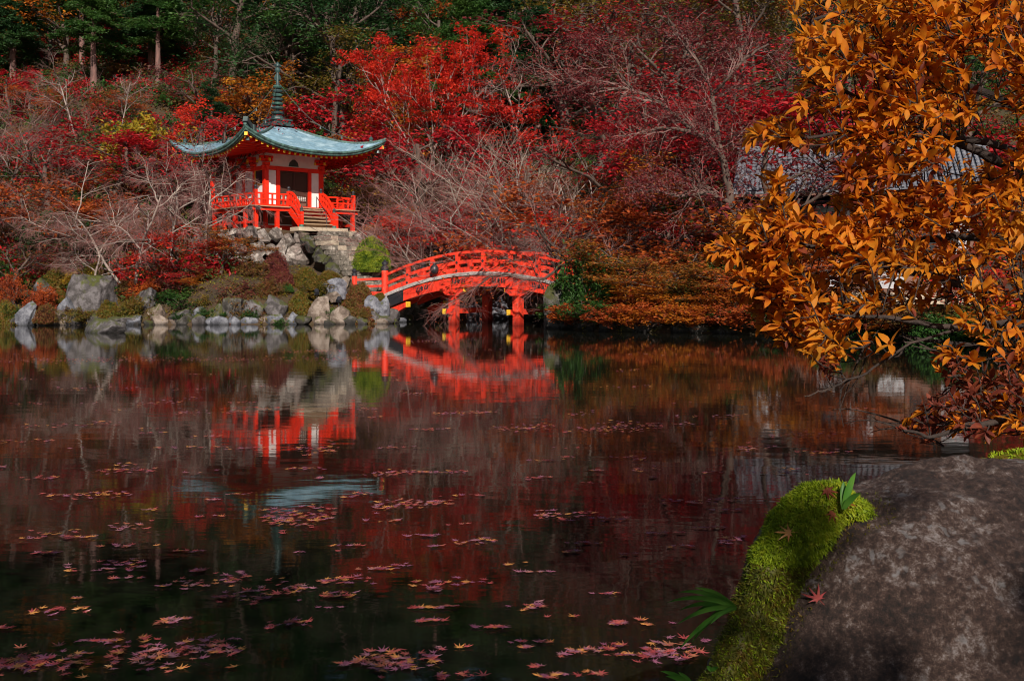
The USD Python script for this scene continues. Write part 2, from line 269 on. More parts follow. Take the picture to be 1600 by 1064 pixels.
# floor
P('floor_beam', box((0, -3.06, FL-.145), (6.5, .16, .19)), 'vermilion'); P('floor_beam', box((-3.06, -.68, FL-.145), (.16, 4.58, .188)), 'vermilion'); P('floor_beam', box((3.06, -.68, FL-.145), (.16, 4.58, .188)), 'vermilion')
P('beam_end', box((-3.36, -3.06, FL-.14), (.16, .2, .22)), 'black_metal'); P('beam_end', box((-3.06, -3.34, FL-.14), (.2, .16, .22)), 'black_metal')
for k in range(21):                                           # boards of the veranda
    y = -3.17+k*.235
    P('floor_board', box((0, y, FL-.022), (6.54, .226, .05)), 'plain_wood')
# columns
def colu(x, y, w=.22): P('column', box((x, y, (FL+3.42)/2), (w, w, 3.42-FL)), 'vermilion')
for x in (-HC, HC):
    for y in (-HC, HC): colu(x, y, .25)
for x in (-.98, .98):
    colu(x, -HC, .20); colu(x, HC, .20)
for y in (-.55, .6): colu(-HC, y, .19); colu(HC, y, .19)
# white panels
def panel(x0, x1, y0, y1, z0, z1, m='white_plaster', n='wall_panel', par=None): return P(n, box(((x0+x1)/2, (y0+y1)/2, (z0+z1)/2), (abs(x1-x0), abs(y1-y0), z1-z0)), m, par)
for sx_ in (-1, 1):
    panel(sx_*1.09, sx_*1.58, -1.735, -1.685, FL+.16, 3.22); panel(sx_*1.09, sx_*1.58, 1.685, 1.735, FL+.16, 3.22)
panel(-.87, .87, 1.685, 1.735, FL+.1, 3.22)
for sx_ in (-1, 1):
    for (a_, b_) in ((-1.58, -.65), (-.45, .5), (.7, 1.58)):
        if sx_ < 0 and a_ == -1.58: panel(-1.735, -1.685, a_, b_, FL+.16, 2.42)
        else: panel(sx_*1.71-.025, sx_*1.71+.025, a_, b_, FL+.16, 3.22)
wn = P('window', box((-1.72, -1.115, 2.86), (.06, .84, .74)), 'dark_glass')
P('window_frame', cat([box((-1.745, -1.115, 2.47), (.07, .93, .06)), box((-1.745, -1.115, 3.24), (.07, .93, .05)), box((-1.745, -1.555, 2.86), (.07, .05, .72)), box((-1.745, -.675, 2.86), (.07, .05, .72))]), 'yellow_paint', wn)
# rails round the core
for z, h in ((FL+.08, .16), (3.34, .22)):
    for s in (-1, 1):
        P('wall_beam', box((0, s*HC, z), (3.9, .15, h)), 'vermilion'); P('wall_beam', box((s*HC, 0, z-.003), (.148, 3.9, h)), 'vermilion')
# lattice doors of the front
for s in (-1, 1):
    d = P('lattice_door', box((s*.435, -1.69, 2.22), (.83, .03, 1.94)), 'brown_board')
    P('door_frame', cat([box((s*.435+q*.395, -1.725, 2.22), (.06, .06, 1.96)) for q in (-1, 1)]+[box((s*.435, -1.724, z), (.84, .056, .06)) for z in (1.27, 1.60, 1.95, 3.18)]), 'dark_lattice', d)
    P('lattice', cat([box((s*.435-.36+.06*k, -1.715, 2.56), (.018, .03, 1.18)) for k in range(13)]+[box((s*.435, -1.72, 2.0+.06*k), (.75, .022, .018)) for k in range(20)]), 'dark_lattice', d)
    P('pale_lattice', cat([box((s*.435, -1.712, 1.775), (.76, .012, .29))]), 'pale_lattice', d)
    P('lattice_bars', cat([box((s*.435-.35+.117*k, -1.72, 1.775), (.03, .02, .3)) for k in range(7)]+[box((s*.435, -1.724, 1.66+.075*k), (.76, .02, .025)) for k in range(4)]), 'dark_lattice', d)
# side screen (lattice wing) at the back end of the left veranda
scr = P('side_screen', box((-2.42, 1.71, 2.06), (1.05, .03, 1.30)), 'white_plaster')
P('screen_post', box((-3.07, 1.71, 2.06), (.2, .2, 1.86)), 'vermilion', scr); P('screen_beam', box((-2.42, 1.71, 2.76), (1.2, .12, .10)), 'vermilion', scr)
P('screen_top', box((-2.42, 1.71, 2.92), (1.1, .10, .16)), 'grey_wood', scr)
P('screen_lattice', cat([box((-2.42-.5+.083*k, 1.685, 2.06), (.034, .03, 1.3)) for k in range(13)]+[box((-2.42, 1.675, 1.45+.083*k), (1.05, .03, .034)) for k in range(16)]), 'dark_lattice', scr)
# upper wall with the bracket frieze
for s in (-1, 1):
    P('upper_panel', box((0, s*1.66, 3.82), (3.4, .05, .72)), 'white_plaster'); P('upper_panel', box((s*1.66, 0, 3.82), (.05, 3.26, .72)), 'white_plaster')
    P('purlin', box((0, s*1.80, 4.20), (4.2, .16, .16)), 'vermilion'); P('purlin', box((s*1.80, 0, 4.196), (.16, 4.2, .16)), 'vermilion')
for (x, y) in ((-1.71, -1.78), (1.71, -1.78), (-1.78, -.55), (-1.78, .6), (-1.71, 1.78), (1.78, 0)):
    b = P('bracket', cat([box((x, y, 3.54), (.30, .30, .16)), box((x, y, 3.74), (.70, .16, .14)), box((x, y, 3.735), (.16, .70, .14))]), 'vermilion')
    P('bracket_block', cat([box((x+q, y, 3.90), (.18, .2, .14)) for q in (-.28, 0, .28)]), 'vermilion', b)
    P('bracket_tip', box((x, y-.38, 3.74), (.12, .05, .15)), 'yellow_paint', b); P('bracket_tip', box((x-.38, y, 3.74), (.05, .12, .15)), 'yellow_paint', b)
fr = hull([(-.30, 0, .0), (.30, 0, 0), (-.24, 0, .22), (.24, 0, .22), (-.06, 0, .38), (.06, 0, .38), (-.30, .05, .0), (.30, .05, 0), (-.24, .05, .22), (.24, .05, .22), (-.06, .05, .38), (.06, .05, .38)]); fr.apply_translation((0, -1.76, 3.50))
P('frog_leg_strut', fr, 'dark_bronze')
# roof surface: curved pyramid with swept-up corners, laid in courses
HR = 4.335
def roofz(a, n): return 4.13+1.97*np.power(np.clip(1-a, 0, 1), 1.22)+.97*a**3.2*np.abs(n)**2.6
def roof_sheet(ms, dz=0., shrink=0.):
    nn = np.linspace(-1, 1, 41); Vs, Fs = [], []; o = 0
    for q in range(4):
        c_, s_ = math.cos(q*math.pi/2), math.sin(q*math.pi/2)
        for row in range(len(ms)):
            a, k = ms[row]
            x = nn*a*(HR-shrink); y = np.full_like(nn, -a*(HR-shrink)); z = roofz(np.full_like(nn, a), nn)+dz+k
            Vs.append(np.stack([x*c_-y*s_, x*s_+y*c_, z], 1))
        R, C = np.meshgrid(np.arange(len(ms)-1), np.arange(40), indexing='ij'); p = (o+R*41+C).ravel()
        Fs.append(np.stack([p, p+41, p+42, p+1], 1)); o += len(ms)*41
    return np.vstack(Vs), np.vstack(Fs)
ms = []
for k in range(30):
    a0, a1 = .13+.87*k/30, .13+.87*(k+1)/30; ms += [(a0, .0), (a1, .028)]
roof = P('roof', roof_sheet(ms), 'roof_copper', smooth=25)
P('eave_edge', roof_sheet([(1.0, .03), (1.004, -.05), (.996, -.10), (.990, -.10), (.985, -.20), (.975, -.20), (.965, -.26), (.93, -.27)]), 'roof_edge', roof)
def eave_under(x, n): return 0
so = []
nn = np.linspace(-1, 1, 41)
Vs, Fs, o = [], [], 0
for q in range(4):
    c_, s_ = math.cos(q*math.pi/2), math.sin(q*math.pi/2)
    for t in np.linspace(0, 1, 7):
        x = nn*(1.75+(4.05-1.75)*t); y = np.full_like(nn, -(1.75+2.30*t)); z0 = 4.34; z1 = roofz(np.full_like(nn, .935), nn)-.23
        z = z0*(1-t)+z1*t-.10*math.sin(math.pi*t)*.3
        Vs.append(np.stack([x*c_-y*s_, x*s_+y*c_, z], 1))
    R, C = np.meshgrid(np.arange(6), np.arange(40), indexing='ij'); p = (o+R*41+C).ravel(); Fs.append(np.stack([p, p+1, p+42, p+41], 1)); o += 7*41
P('soffit', (np.vstack(Vs), np.vstack(Fs)), 'vermilion', roof)
for q in range(4):
    R4 = trimesh.transformations.rotation_matrix(q*math.pi/2, [0, 0, 1])
    for k in range(25):
        x = -3.84+.32*k; n = x/4.0
        zo = float(roofz(np.array([.94]), np.array([n]))[0])-.33; xi = x*.985
        zi = 4.28+(max(0, abs(x)-1.75)/2.3)*(zo-4.28)
        yi = -max(1.8, abs(x)*.99)
        e = np.array([x, -4.03, zo]); s_ = np.array([xi, yi, zi])
        if np.linalg.norm(e-s_) < .15: s_ = e+np.array([0, .25, 0])
        m = beam(s_, e, .10, .11); m.apply_transform(R4); r_ = P('rafter', m, 'vermilion')
        dd = (e-s_)/np.linalg.norm(e-s_); m = beam(e+dd*.002, e+dd*.03, .115, .125); m.apply_transform(R4); P('rafter_end', m, 'yellow_paint', r_)
    e = np.array([4.2, -4.2, float(roofz(np.array([.96]), np.array([1.]))[0])-.35]); m = beam((1.8, -1.8, 4.2), e, .16, .17); m.apply_transform(R4); h_ = P('corner_rafter', m, 'vermilion')
    dd = unit(e-np.array([1.8, -1.8, 4.2])); m = beam(e+dd*.003, e+dd*.04, .17, .18); m.apply_transform(R4); P('rafter_end', m, 'yellow_paint', h_)
    # hip ridge with an end ornament and a wind bell at the corner
    tt = np.linspace(.16, 1.0, 22); pts = np.stack([tt*HR, -tt*HR, roofz(tt, np.ones_like(tt))+.05], 1); w_ = np.array([.7071, .7071, 0])
    m = ribbon(pts, .15, .10, w_); m.apply_transform(R4); hp = P('hip_ridge', m, 'roof_edge')
    zc = float(roofz(np.array([.86]), np.array([1.]))[0])
    m = cat([lathe((.86*HR, -.86*HR, zc+.10), [[0, 0], [.12, 0], [.10, .06], [.13, .16], [.08, .22], [.03, .24], [.03, .30], [0, .32]], 12)]); m.apply_transform(R4); P('ridge_ornament', m, 'dark_bronze', hp)
    if q == 3:
        m = cat([beam((.84*HR, -.84*HR, zc+.18), (.99*HR, -.99*HR, zc+.50), .24, .26), box((.80*HR, -.80*HR, zc+.16), (.34, .34, .40), math.pi/4), beam((.70*HR, -.70*HR, zc-.04), (.84*HR, -.84*HR, zc+.16), .2, .22)]); m.apply_transform(R4); P('ridge_end_tile', m, 'dark_bronze', hp)
    m = lathe((4.0, -4.0, zc-.55), [[0, .26], [.05, .25], [.08, .15], [.11, .0], [.0, .02]], 10); m.apply_transform(R4); P('wind_bell', m, 'dark_bronze')
# spire
z0 = 5.94
sp = P('spire', cat([box((0, 0, z0), (1.30, 1.30, .14)), box((0, 0, z0+.14), (1.06, 1.06, .18)), box((0, 0, z0+.27), (1.2, 1.2, .08)), lathe((0, 0, z0+.31), [[0, 0], [.40, 0], [.38, .12], [.24, .24], [.10, .26], [.09, 3.05], [0, 3.05]], 18),
    lathe((0, 0, z0+.55), [[.08, 0], [.34, .10], [.38, .20], [.30, .22], [.10, .16]], 16)]), 'dark_bronze')
for k in range(6):
    z = z0+.98+.235*k; r = .30-.014*k
    P('spire_ring', lathe((0, 0, z), [[.09, -.05], [r, -.07], [r+.04, 0], [r, .06], [.09, .07], [.09, -.05]], 20), 'green_bronze' if k % 2 else 'dark_bronze', sp)
fz = z0+2.42
P('spire_flame', cat([hull([(math.cos(t+a_)*.02, math.sin(t+a_)*.02, fz+z) for a_ in (-1, 1) for z in (0, .5)]+[(math.cos(t)*r, math.sin(t)*r, fz+z) for r, z in ((.19, .12), (.23, .26), (.14, .42))]) for t in np.arange(4)*math.pi/2]), 'dark_bronze', sp)
P('spire_jewel', cat([lathe((0, 0, fz+.52), [[0, 0], [.13, .03], [.18, .14], [.12, .26], [.0, .32]], 14), lathe((0, 0, fz+.80), [[0, 0], [.13, .06], [.15, .14], [.10, .24], [0, .36]], 14)]+[box((.2*math.cos(t), .2*math.sin(t), fz+.92), (.05, .05, .07), t) for t in np.arange(6)*math.pi/3]), 'dark_bronze', sp)
for q in range(4):                                            # chains with little bells
    c_, s_ = [(1, -1), (1, 1), (-1, 1), (-1, -1)][q]
    A_ = np.array([0, 0, fz+.05]); B_ = np.array([c_*.74*HR, s_*.74*HR, float(roofz(np.array([.74]), np.array([1.]))[0])+.18])
    t = np.linspace(0, 1, 16); pts = A_+(B_-A_)*t[:, None]; pts[:, 2] -= .85*np.sin(np.pi*t)**1.0*(1-.25*t)
    ch = P('spire_chain', tubes([(pts, np.full(16, .016))], 5), 'dark_bronze')
    for k in (4, 8, 12): P('chain_bell', lathe(pts[k]-np.array([0, 0, .17]), [[0, .15], [.03, .14], [.05, .06], [.065, 0], [0, .01]], 8), 'dark_bronze', ch)
# veranda railing: newels with bronze caps, three rails, small struts
def newel(x, y, h=.84, w=.17, par=None):
    n_ = P('newel_post', box((x, y, FL+h/2+.003), (w, w, h-.006)), 'vermilion')
    P('newel_cap', lathe((x, y, FL+h), [[0, 0], [.085, 0], [.085, .07], [.06, .09], [.06, .11], [.095, .15], [.08, .22], [.02, .27], [0, .28]], 12), 'black_metal', n_)
def rail(x0, y0, x1, y1):
    L = math.hypot(x1-x0, y1-y0)
    for z, w, h in ((.05, .12, .10), (.36, .09, .07), (.66, .085, .085)): P('rail', beam((x0, y0, FL+z), (x1, y1, FL+z), w, h), 'vermilion')
    n_ = max(2, round(L/.62))
    for k in range(n_):
        t = (k+.5)/n_; P('rail_strut', box((x0+(x1-x0)*t, y0+(y1-y0)*t, FL+.34), (.08, .08, .56)), 'vermilion')
    for k in range(n_+1):
        t = min(max(k/n_, .04), .96); P('rail_block', box((x0+(x1-x0)*t, y0+(y1-y0)*t, FL+.205), (.13, .13, .21)), 'vermilion')
e_ = 3.02
SX0, SX1 = -1.06, .94                                          # the opening of the stairs
for x, y in ((-e_, -e_), (SX0, -e_), (SX1, -e_), (e_, -e_), (e_, 1.5)): newel(x, y)
rail(-e_, -e_, SX0, -e_); rail(SX1, -e_, e_, -e_); rail(-e_, -e_, -e_, 1.6); rail(e_, -e_, e_, 1.5)
# front stair with curved rails
for k in range(5):
    y = -3.27-.22*k; z = FL-.10-.20*k
    P('stair_tread', box(((SX0+SX1)/2, y, z-.03), (SX1-SX0-.12, .27, .06)), 'plain_wood'); P('stair_riser', box(((SX0+SX1)/2, y+.09, z-.13), (SX1-SX0-.12, .03, .142)), 'vermilion' if k < 2 else 'plain_wood')
for x in (SX0, SX1):
    t = np.linspace(0, 1, 12)
    P('stair_string', beam((x, -3.12, FL-.16), (x, -4.30, .10), .09, .30), 'vermilion')
    for off, w, h in ((.80, .10, .12), (.48, .08, .09), (.16, .11, .13)):
        pts = np.stack([np.full(12, x), -3.05-1.2*t, FL+off*1.0-.01-(1.02)*(1-np.cos(t*math.pi/2)**.8)*.98], 1); P('stair_rail', ribbon(pts, w, h, (1, 0, 0)), 'vermilion')
    for t_ in (.2, .42, .64, .84): P('stair_strut', box((x, -3.05-1.2*t_, FL+.42-1.0*(1-math.cos(t_*math.pi/2)**.8)), (.075, .09, .72)), 'vermilion')
    n_ = P('stair_post', box((x, -4.32, .52), (.17, .17, .72)), 'vermilion'); P('post_cap', lathe((x, -4.32, .88), [[0, 0], [.085, 0], [.085, .06], [.06, .09], [.095, .15], [.02, .26], [0, .27]], 12), 'dark_bronze', n_); P('post_shoe', cyl((x, -4.32, .09), .13, .20, 14, .12), 'green_bronze', n_)
P('handrail', tubes([(np.array([(.55, -3.2, FL+.62), (.55, -4.2, .75)]), np.array([.02, .02])), (np.array([(.55, -3.2, FL), (.55, -3.2, FL+.62)]), np.array([.025, .025])), (np.array([(.55, -4.2, 0), (.55, -4.2, .75)]), np.array([.025, .025]))], 6), 'black_metal')
P('stair_slab', box((-.02, -4.38, -.06), (3.0, .9, .20)), 'slab_stone')

# ------------------------------------------------------------------ stone work of the mound
rs = np.random.default_rng(11)
def local(x, y, z): return np.array([PAV[0]+x*U[0]+y*V_[0], PAV[1]+x*U[1]+y*V_[1], z])
ICO = {k: trimesh.creation.icosphere(subdivisions=k) for k in (1, 2, 3, 4, 5)}
def stone(rng, s, sub=2, planes=9, rough=.10, dmin=.48, flat=None):
    planes += 4
    v = unit(ICO[sub].vertices.copy())
    nr = unit(rng.normal(size=(planes, 3))); dd = rng.uniform(dmin, .82, planes)
    if flat: nr = np.vstack([nr, flat]); dd = np.append(dd, .5)
    for n, d in zip(nr, dd):
        e = np.maximum(v@n-d, 0); v -= e[:, None]*n*.96
    off = rng.uniform(0, 50, 3); v *= 1+rough*2*(meshkit.fbm(v*1.8+off, octaves=5)-.5)[:, None]
    return trimesh.Trimesh(v*np.asarray(s)*1.25, ICO[sub].faces, process=False)
def ysquash(m, a):
    m.apply_transform(trimesh.transformations.rotation_matrix(a, [0, 0, 1])); return m
wall = thing('stone_foundation', 'mound wall of big pale irregular stones under the left half of the pavilion', 'stone wall')
for (x0, y0, x1, y1) in ((-4.05, -3.95, -1.15, -4.25), (-4.1, 1.6, -4.05, -3.95), (1.6, -3.8, 4.0, -3.75), (4.0, -3.75, 4.1, .5)):
    L = math.hypot(x1-x0, y1-y0)
    for row in range(3):
        t = 0.
        while t < L:
            w = rs.uniform(.55, 1.05); q = (t+w/2)/L; zz = 4.62-.34-row*.66+rs.uniform(-.08, .08); out = .13*row
            nx, ny = (y1-y0)/L, -(x1-x0)/L
            p = local(x0+(x1-x0)*q-nx*out*-1, y0+(y1-y0)*q-ny*out*-1, zz)
            m = stone(rs, (w*.60, .36, rs.uniform(.40, .50)), 3, 14, .16, .40); ysquash(m, TH+math.atan2(y1-y0, x1-x0)); m.apply_translation(p); obj('stone', m, 'wall_stone', wall, 30); t += w
steps = thing('stone_steps', 'flight of old grey stone block steps climbing from the bridge to the pavilion', 'stone steps')
NST = 11
for k in range(NST):
    q = k/(NST-1); zc = 4.60-.262*(k+.5); yc = -4.95-.37*k; xa, xb = -.95+.26*q*1.0+(.6 if k == 0 else 0), 1.45-.25*q
    if k >= 9: xb += .3; xa += .2
    t = xa
    while t < xb-.05:
        w = min(rs.uniform(.28, .62), xb-t)
        if xb-t-w < .18: w = xb-t
        c8 = np.array([(sx_, sy_, sz_) for sx_ in (-1, 1) for sy_ in (-1, 1) for sz_ in (-1, 1)], float); pts = []
        for c in c8:
            h = c*np.array([w/2-.008, .30, .116]); pts += [h-np.array([c[0]*.03, 0, 0])+rs.normal(0, .008, 3), h-np.array([0, c[1]*.03, 0])+rs.normal(0, .008, 3), h-np.array([0, 0, c[2]*.025])+rs.normal(0, .006, 3)]
        m = hull(pts); ysquash(m, TH); m.apply_translation(local(t+w/2, yc+rs.uniform(-.02, .02), zc+rs.uniform(-.012, .012))); obj('step_stone', m, 'step_stone_warm' if rs.random() < .3 else 'step_stone', steps); t += w
m = hull([local(x, y, z) for x in (-.75, 1.25) for y, z in ((-4.7, 4.32), (-4.7, 1.0), (-8.55, 1.72), (-8.55, .6), (-4.95, 4.30))]); obj('step_core', m, 'soil', steps)
for k in range(9):
    for sd, xx in ((-1, -1.15), (1, 1.55)):
        m = stone(rs, (.34, .36, .34), 3, 12, .16, .42); m.apply_translation(local(xx+sd*rs.uniform(0, .2)+(.03*k if sd < 0 else -.02*k), -4.7-.44*k, 4.35-.31*k+rs.uniform(-.1, .1))); tag(obj('side_rock', m, 'rock_moss' if rs.random() < .6 else 'rock_warm', smooth=38), 'rough mossy rock lining the %s side of the stone steps' % ('left' if sd < 0 else 'right'), 'rock', 'rocks lining the %s side of the stone steps' % ('left' if sd < 0 else 'right'))
lip = local(.6, -9.3, 1.72)
for k in range(5):
    m = stone(rs, (.42, .30, .24), 2, 8, .06); ysquash(m, TH); m.apply_translation(local(-.7+.62*k, -9.35, 1.62)); obj('landing_stone', m, 'step_stone', steps, 30)

# ------------------------------------------------------------------ the arched bridge (local x along it, y towards the far side)
BA = -math.radians(33.0); bd = np.array([math.cos(BA), math.sin(BA)]); bn = np.array([-bd[1], bd[0]])
B0 = np.array([-2.66, 49.9])+bd*1.75+bn*1.35
br = thing('arched_bridge', 'vermilion arched wooden footbridge with grey plank edge crossing the pond', 'bridge', (B0[0], B0[1], 0), math.degrees(BA))
def Q(name, m, mt, parent=None, smooth=False): return obj(name, m, mt, parent or br, smooth)
def dz(x): return 2.36-.0325*x*x
xs = np.linspace(-5.7, 5.7, 39); HW = 1.55
for k in range(58):
    x = -5.6+k*(11.2/57); an = math.atan(-.065*x)
    Q('deck_plank', box((0, 0, 0), (.186, 2*HW+.16, .15)).apply_transform(trimesh.transformations.translation_matrix((x, 0, dz(x)-.05+rs.uniform(-.006, .006)))@trimesh.transformations.rotation_matrix(-an, [0, 1, 0])), 'grey_wood')
for s in (-1, 1):
    y = s*(HW-.08)
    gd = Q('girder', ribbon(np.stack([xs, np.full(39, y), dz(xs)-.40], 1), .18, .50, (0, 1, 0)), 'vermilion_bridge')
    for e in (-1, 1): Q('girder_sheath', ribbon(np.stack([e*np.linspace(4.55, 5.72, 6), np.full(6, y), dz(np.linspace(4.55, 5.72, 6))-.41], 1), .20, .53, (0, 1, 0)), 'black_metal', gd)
    for x in (-3.45, -1.35, .85, 2.95):                          # cut black slots: three bars, a flower, three bars
        an = math.atan(-.065*x); Tm = trimesh.transformations.translation_matrix((x, s*(HW+.012), dz(x)-.34))@trimesh.transformations.rotation_matrix(-an, [0, 1, 0])
        m = cat([box((q*(.16+.085*k), 0, 0), (.045, .014, .22)) for q in (-1, 1) for k in range(3)]+[box((q*(.205+.085*k), 0, -.09), (.05, .012, .035)) for q in (-1, 1) for k in range(2)]+[trimesh.creation.cylinder(radius=.045, height=.014, sections=8, transform=trimesh.transformations.translation_matrix((.052*math.cos(t), 0, .052*math.sin(t)))@trimesh.transformations.rotation_matrix(math.pi/2, [1, 0, 0])) for t in np.arange(4)*math.pi/2]+[box((0, 0, -.10), (.12, .012, .03))])
        m.apply_transform(Tm); Q('carved_slots', m, 'black_metal', gd)
    # corbels under the ends
    for e in (-1, 1):
        m = hull([(e*5.65, y-.12, .30+.25), (e*5.65, y+.12, .55), (e*4.35, y-.12, .98), (e*4.35, y+.12, .98), (e*4.35, y-.12, .76), (e*4.35, y+.12, .76), (e*5.5, y-.12, .22), (e*5.5, y+.12, .22), (e*5.65, y-.12, .32), (e*5.65, y+.12, .32)]); cb = Q('corbel', m, 'vermilion_bridge')
        Q('corbel_tip', box((e*4.33, y, .87), (.06, .27, .26)), 'yellow_paint', cb)
        t = np.linspace(-.2, 1.15, 8)*math.pi; Q('corbel_hook', tubes([(np.stack([e*(5.35-.2*np.cos(t)), np.full(8, y-.13*s), .24-.14*np.sin(t)], 1), np.full(8, .035))], 6), 'vermilion_bridge', cb)
    # railing
    yr = s*(HW-.06)
    for off, w, h in ((.13, .20, .26), (.50, .11, .15), (.93, .13, .12)):
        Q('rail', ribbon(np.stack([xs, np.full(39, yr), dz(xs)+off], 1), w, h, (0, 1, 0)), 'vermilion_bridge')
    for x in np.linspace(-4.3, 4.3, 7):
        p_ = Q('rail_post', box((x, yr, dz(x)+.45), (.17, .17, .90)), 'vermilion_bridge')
        for off in (.13, .50):
            m = box((0, 0, 0), (.10, .02, .10), 0, 0, math.pi/4); m.apply_translation((x, yr+s*(.105 if off < .3 else .09), dz(x)+off)); Q('diamond_stud', m, 'black_metal', p_)
    for x in np.linspace(-4.3, 4.3, 7)[:-1]+.717: Q('rail_block', box((x, yr, dz(x)+.345), (.24, .13, .17)), 'vermilion_bridge')
    for e in (-1, 1):
        x = e*5.72
        n_ = Q('newel_post', cyl((x, yr, dz(x)+.50), .165, 1.36, 16), 'vermilion_bridge', smooth=40)
        Q('newel_cap', lathe((x, yr, dz(x)+1.18), [[0, 0], [.175, 0], [.175, .17], [.15, .19], [.11, .21], [.11, .25], [.15, .29], [.15, .38], [.06, .44], [.04, .48], [0, .5]], 16), 'black_metal', n_, 40)
        # flared wing rail beyond the newel
        x2 = e*7.15; y2 = yr+s*.55; zz = dz(5.72)-.02
        for off, w, h in ((.10, .16, .2), (.46, .10, .12), (.80, .11, .11)): Q('wing_rail', beam((x, yr, zz+off), (x2, y2, zz+off-.05), w, h), 'vermilion_bridge')
        n_ = Q('newel_post', cyl((x2, y2, zz+.36), .13, 1.15, 14), 'vermilion_bridge', smooth=40)
        Q('newel_cap', lathe((x2, y2, zz+.93), [[0, 0], [.14, 0], [.14, .13], [.09, .16], [.13, .24], [.05, .34], [0, .38]], 14), 'black_metal', n_, 40)
for x in (-1.75, 1.75):
    for s in (-1, 1):
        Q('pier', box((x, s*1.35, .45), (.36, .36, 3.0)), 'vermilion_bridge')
        m = hull([(x+a_, s*1.35+b_, z) for b_ in (-.15, .15) for a_, z in ((-.62, 1.62), (.62, 1.62), (-.62, 1.48), (.62, 1.48), (-.25, 1.28), (.25, 1.28))]); bk = Q('pier_bracket', m, 'vermilion_bridge')
    cb = Q('cross_beam', box((x, 0, 1.44), (.30, 3.7, .26)), 'vermilion_bridge'); [Q('bracket_tip', box((x+e*.635, s*1.35, 1.55), (.03, .31, .15)), 'yellow_paint', cb) for s in (-1, 1) for e in (-1, 1)]
    cb = Q('cross_tie', box((x-.2, 0, .58), (.15, 3.6, .24)), 'vermilion_bridge'); [Q('beam_end', box((x-.2, s*1.83, .58), (.16, .06, .25)), 'yellow_paint', cb) for s in (-1, 1)]
for y in (-.75, 0, .75): Q('under_girder', ribbon(np.stack([xs, np.full(39, y), dz(xs)-.40], 1), .16, .40, (0, 1, 0)), 'vermilion_bridge')

# ------------------------------------------------------------------ tree makers: class prims with a trunk and a crown
def perp(rng, d):
    v = rng.normal(size=3); v -= d*(v@d); return v/(np.linalg.norm(v)+1e-9)
def grow(rng, p, d, L, r, lev, S, out, tips):
    """one limb and its children. S[lev]: (points, wiggle, rise, children, spread angle, length ratio, radius ratio, first child at)"""
    n, wig, rise, kids, ang, lr, rr, first = S[lev]
    n = int(n); P_ = [np.array(p, float)]; D = np.array(d, float)
    for _ in range(n-1):
        D = D+rng.normal(0, wig, 3)+np.array([0, 0, rise]); D /= np.linalg.norm(D); P_.append(P_[-1]+D*L/(n-1))
    P_ = np.array(P_); last = lev == len(S)-1
    out.setdefault(lev, []).append((P_, np.linspace(r, r*(.25 if last else .45), n)))
    if last: tips.append((P_[-1], D, L)); return
    k = rng.integers(kids[0], kids[1]+1); az0 = rng.uniform(0, 6.28)
    for q in range(k):
        t = first+(1-first)*(q+rng.uniform(.2, .9))/k; t = min(t, 1); f = t*(n-1); i0 = min(int(f), n-2)
        pp = P_[i0]+(P_[i0+1]-P_[i0])*(f-i0); dd = unit(P_[i0+1]-P_[i0]); a_ = math.radians(ang*rng.uniform(.7, 1.3))
        u_ = perp(rng, dd) if lev else None
        if u_ is None:
            e1 = unit(np.cross(dd, [0.3, .2, 1.])); e2 = np.cross(dd, e1); az = az0+q*2.4; u_ = e1*math.cos(az)+e2*math.sin(az)
        grow(rng, pp, dd*math.cos(a_)+u_*math.sin(a_), L*lr*rng.uniform(.7, 1.2)*(1.15-.45*t), r*rr*(1.05-.35*t), lev+1, S, out, tips)
def leaves(rng, C, n_per, spread, size, up=.6, asp=.55, flat=1.0):
    """n_per diamond leaves round each centre, folded along the middle: 4 corners, 2 triangles"""
    C = np.repeat(np.asarray(C), n_per, 0); N = len(C)
    p = C+rng.normal(size=(N, 3))*np.array([spread, spread, spread*flat])
    nrm = rng.normal(size=(N, 3)); nrm[:, 2] = np.abs(nrm[:, 2]); nrm = unit(nrm*(1-up)+np.array([0, 0, up])); a_ = unit(np.cross(nrm, rng.normal(size=(N, 3)))); b_ = np.cross(nrm, a_)
    s = (size*rng.uniform(.6, 1.35, N))[:, None]; h = nrm*s*.12
    Vv = np.stack([p-a_*s*.5, p+b_*s*asp*.5+h, p+a_*s*.5-h, p-b_*s*asp*.5+h], 1).reshape(-1, 3)
    k = np.arange(N)[:, None]*4; return Vv, np.vstack([k+[0, 1, 2], k+[0, 2, 3]])
def join(parts):
    o, VV, FF = 0, [], []
    for v, f in parts: VV.append(v); FF.append(f+o); o += len(v)
    return np.vstack(VV), np.vstack(FF)
HT = {}
def tree_class(name, bark, wood, crown_mats, crown, crown_name='crown'):
    """wood and crown are meshes; one class prim per crown material"""
    h = max(wood[0][:, 2].max(), crown[0][:, 2].max())
    for suffix, cm in crown_mats.items():
        k = klass(name+suffix); HT[name+suffix] = h
        usdkit.mesh(stage, str(k.GetPath())+'/trunk', wood, M[bark], smooth=True); usdkit.mesh(stage, str(k.GetPath())+'/'+crown_name, crown, M[cm])
        if crown_name != 'foliage': stage.GetPrimAtPath(str(k.GetPath())+'/'+crown_name).SetCustomDataByKey('kind', 'stuff')
def wood_of(out, sides=(8, 6, 4, 3, 3, 3), upto=9):
    return join([tubes(L, sides[min(l, 5)]) for l, L in sorted(out.items()) if l <= upto])
def stems(rng, S, specs):
    out, tips = {}, []
    for (p, d, L, r) in specs: grow(rng, p, unit(np.array(d, float)), L, r, 0, S, out, tips)
    return out, tips

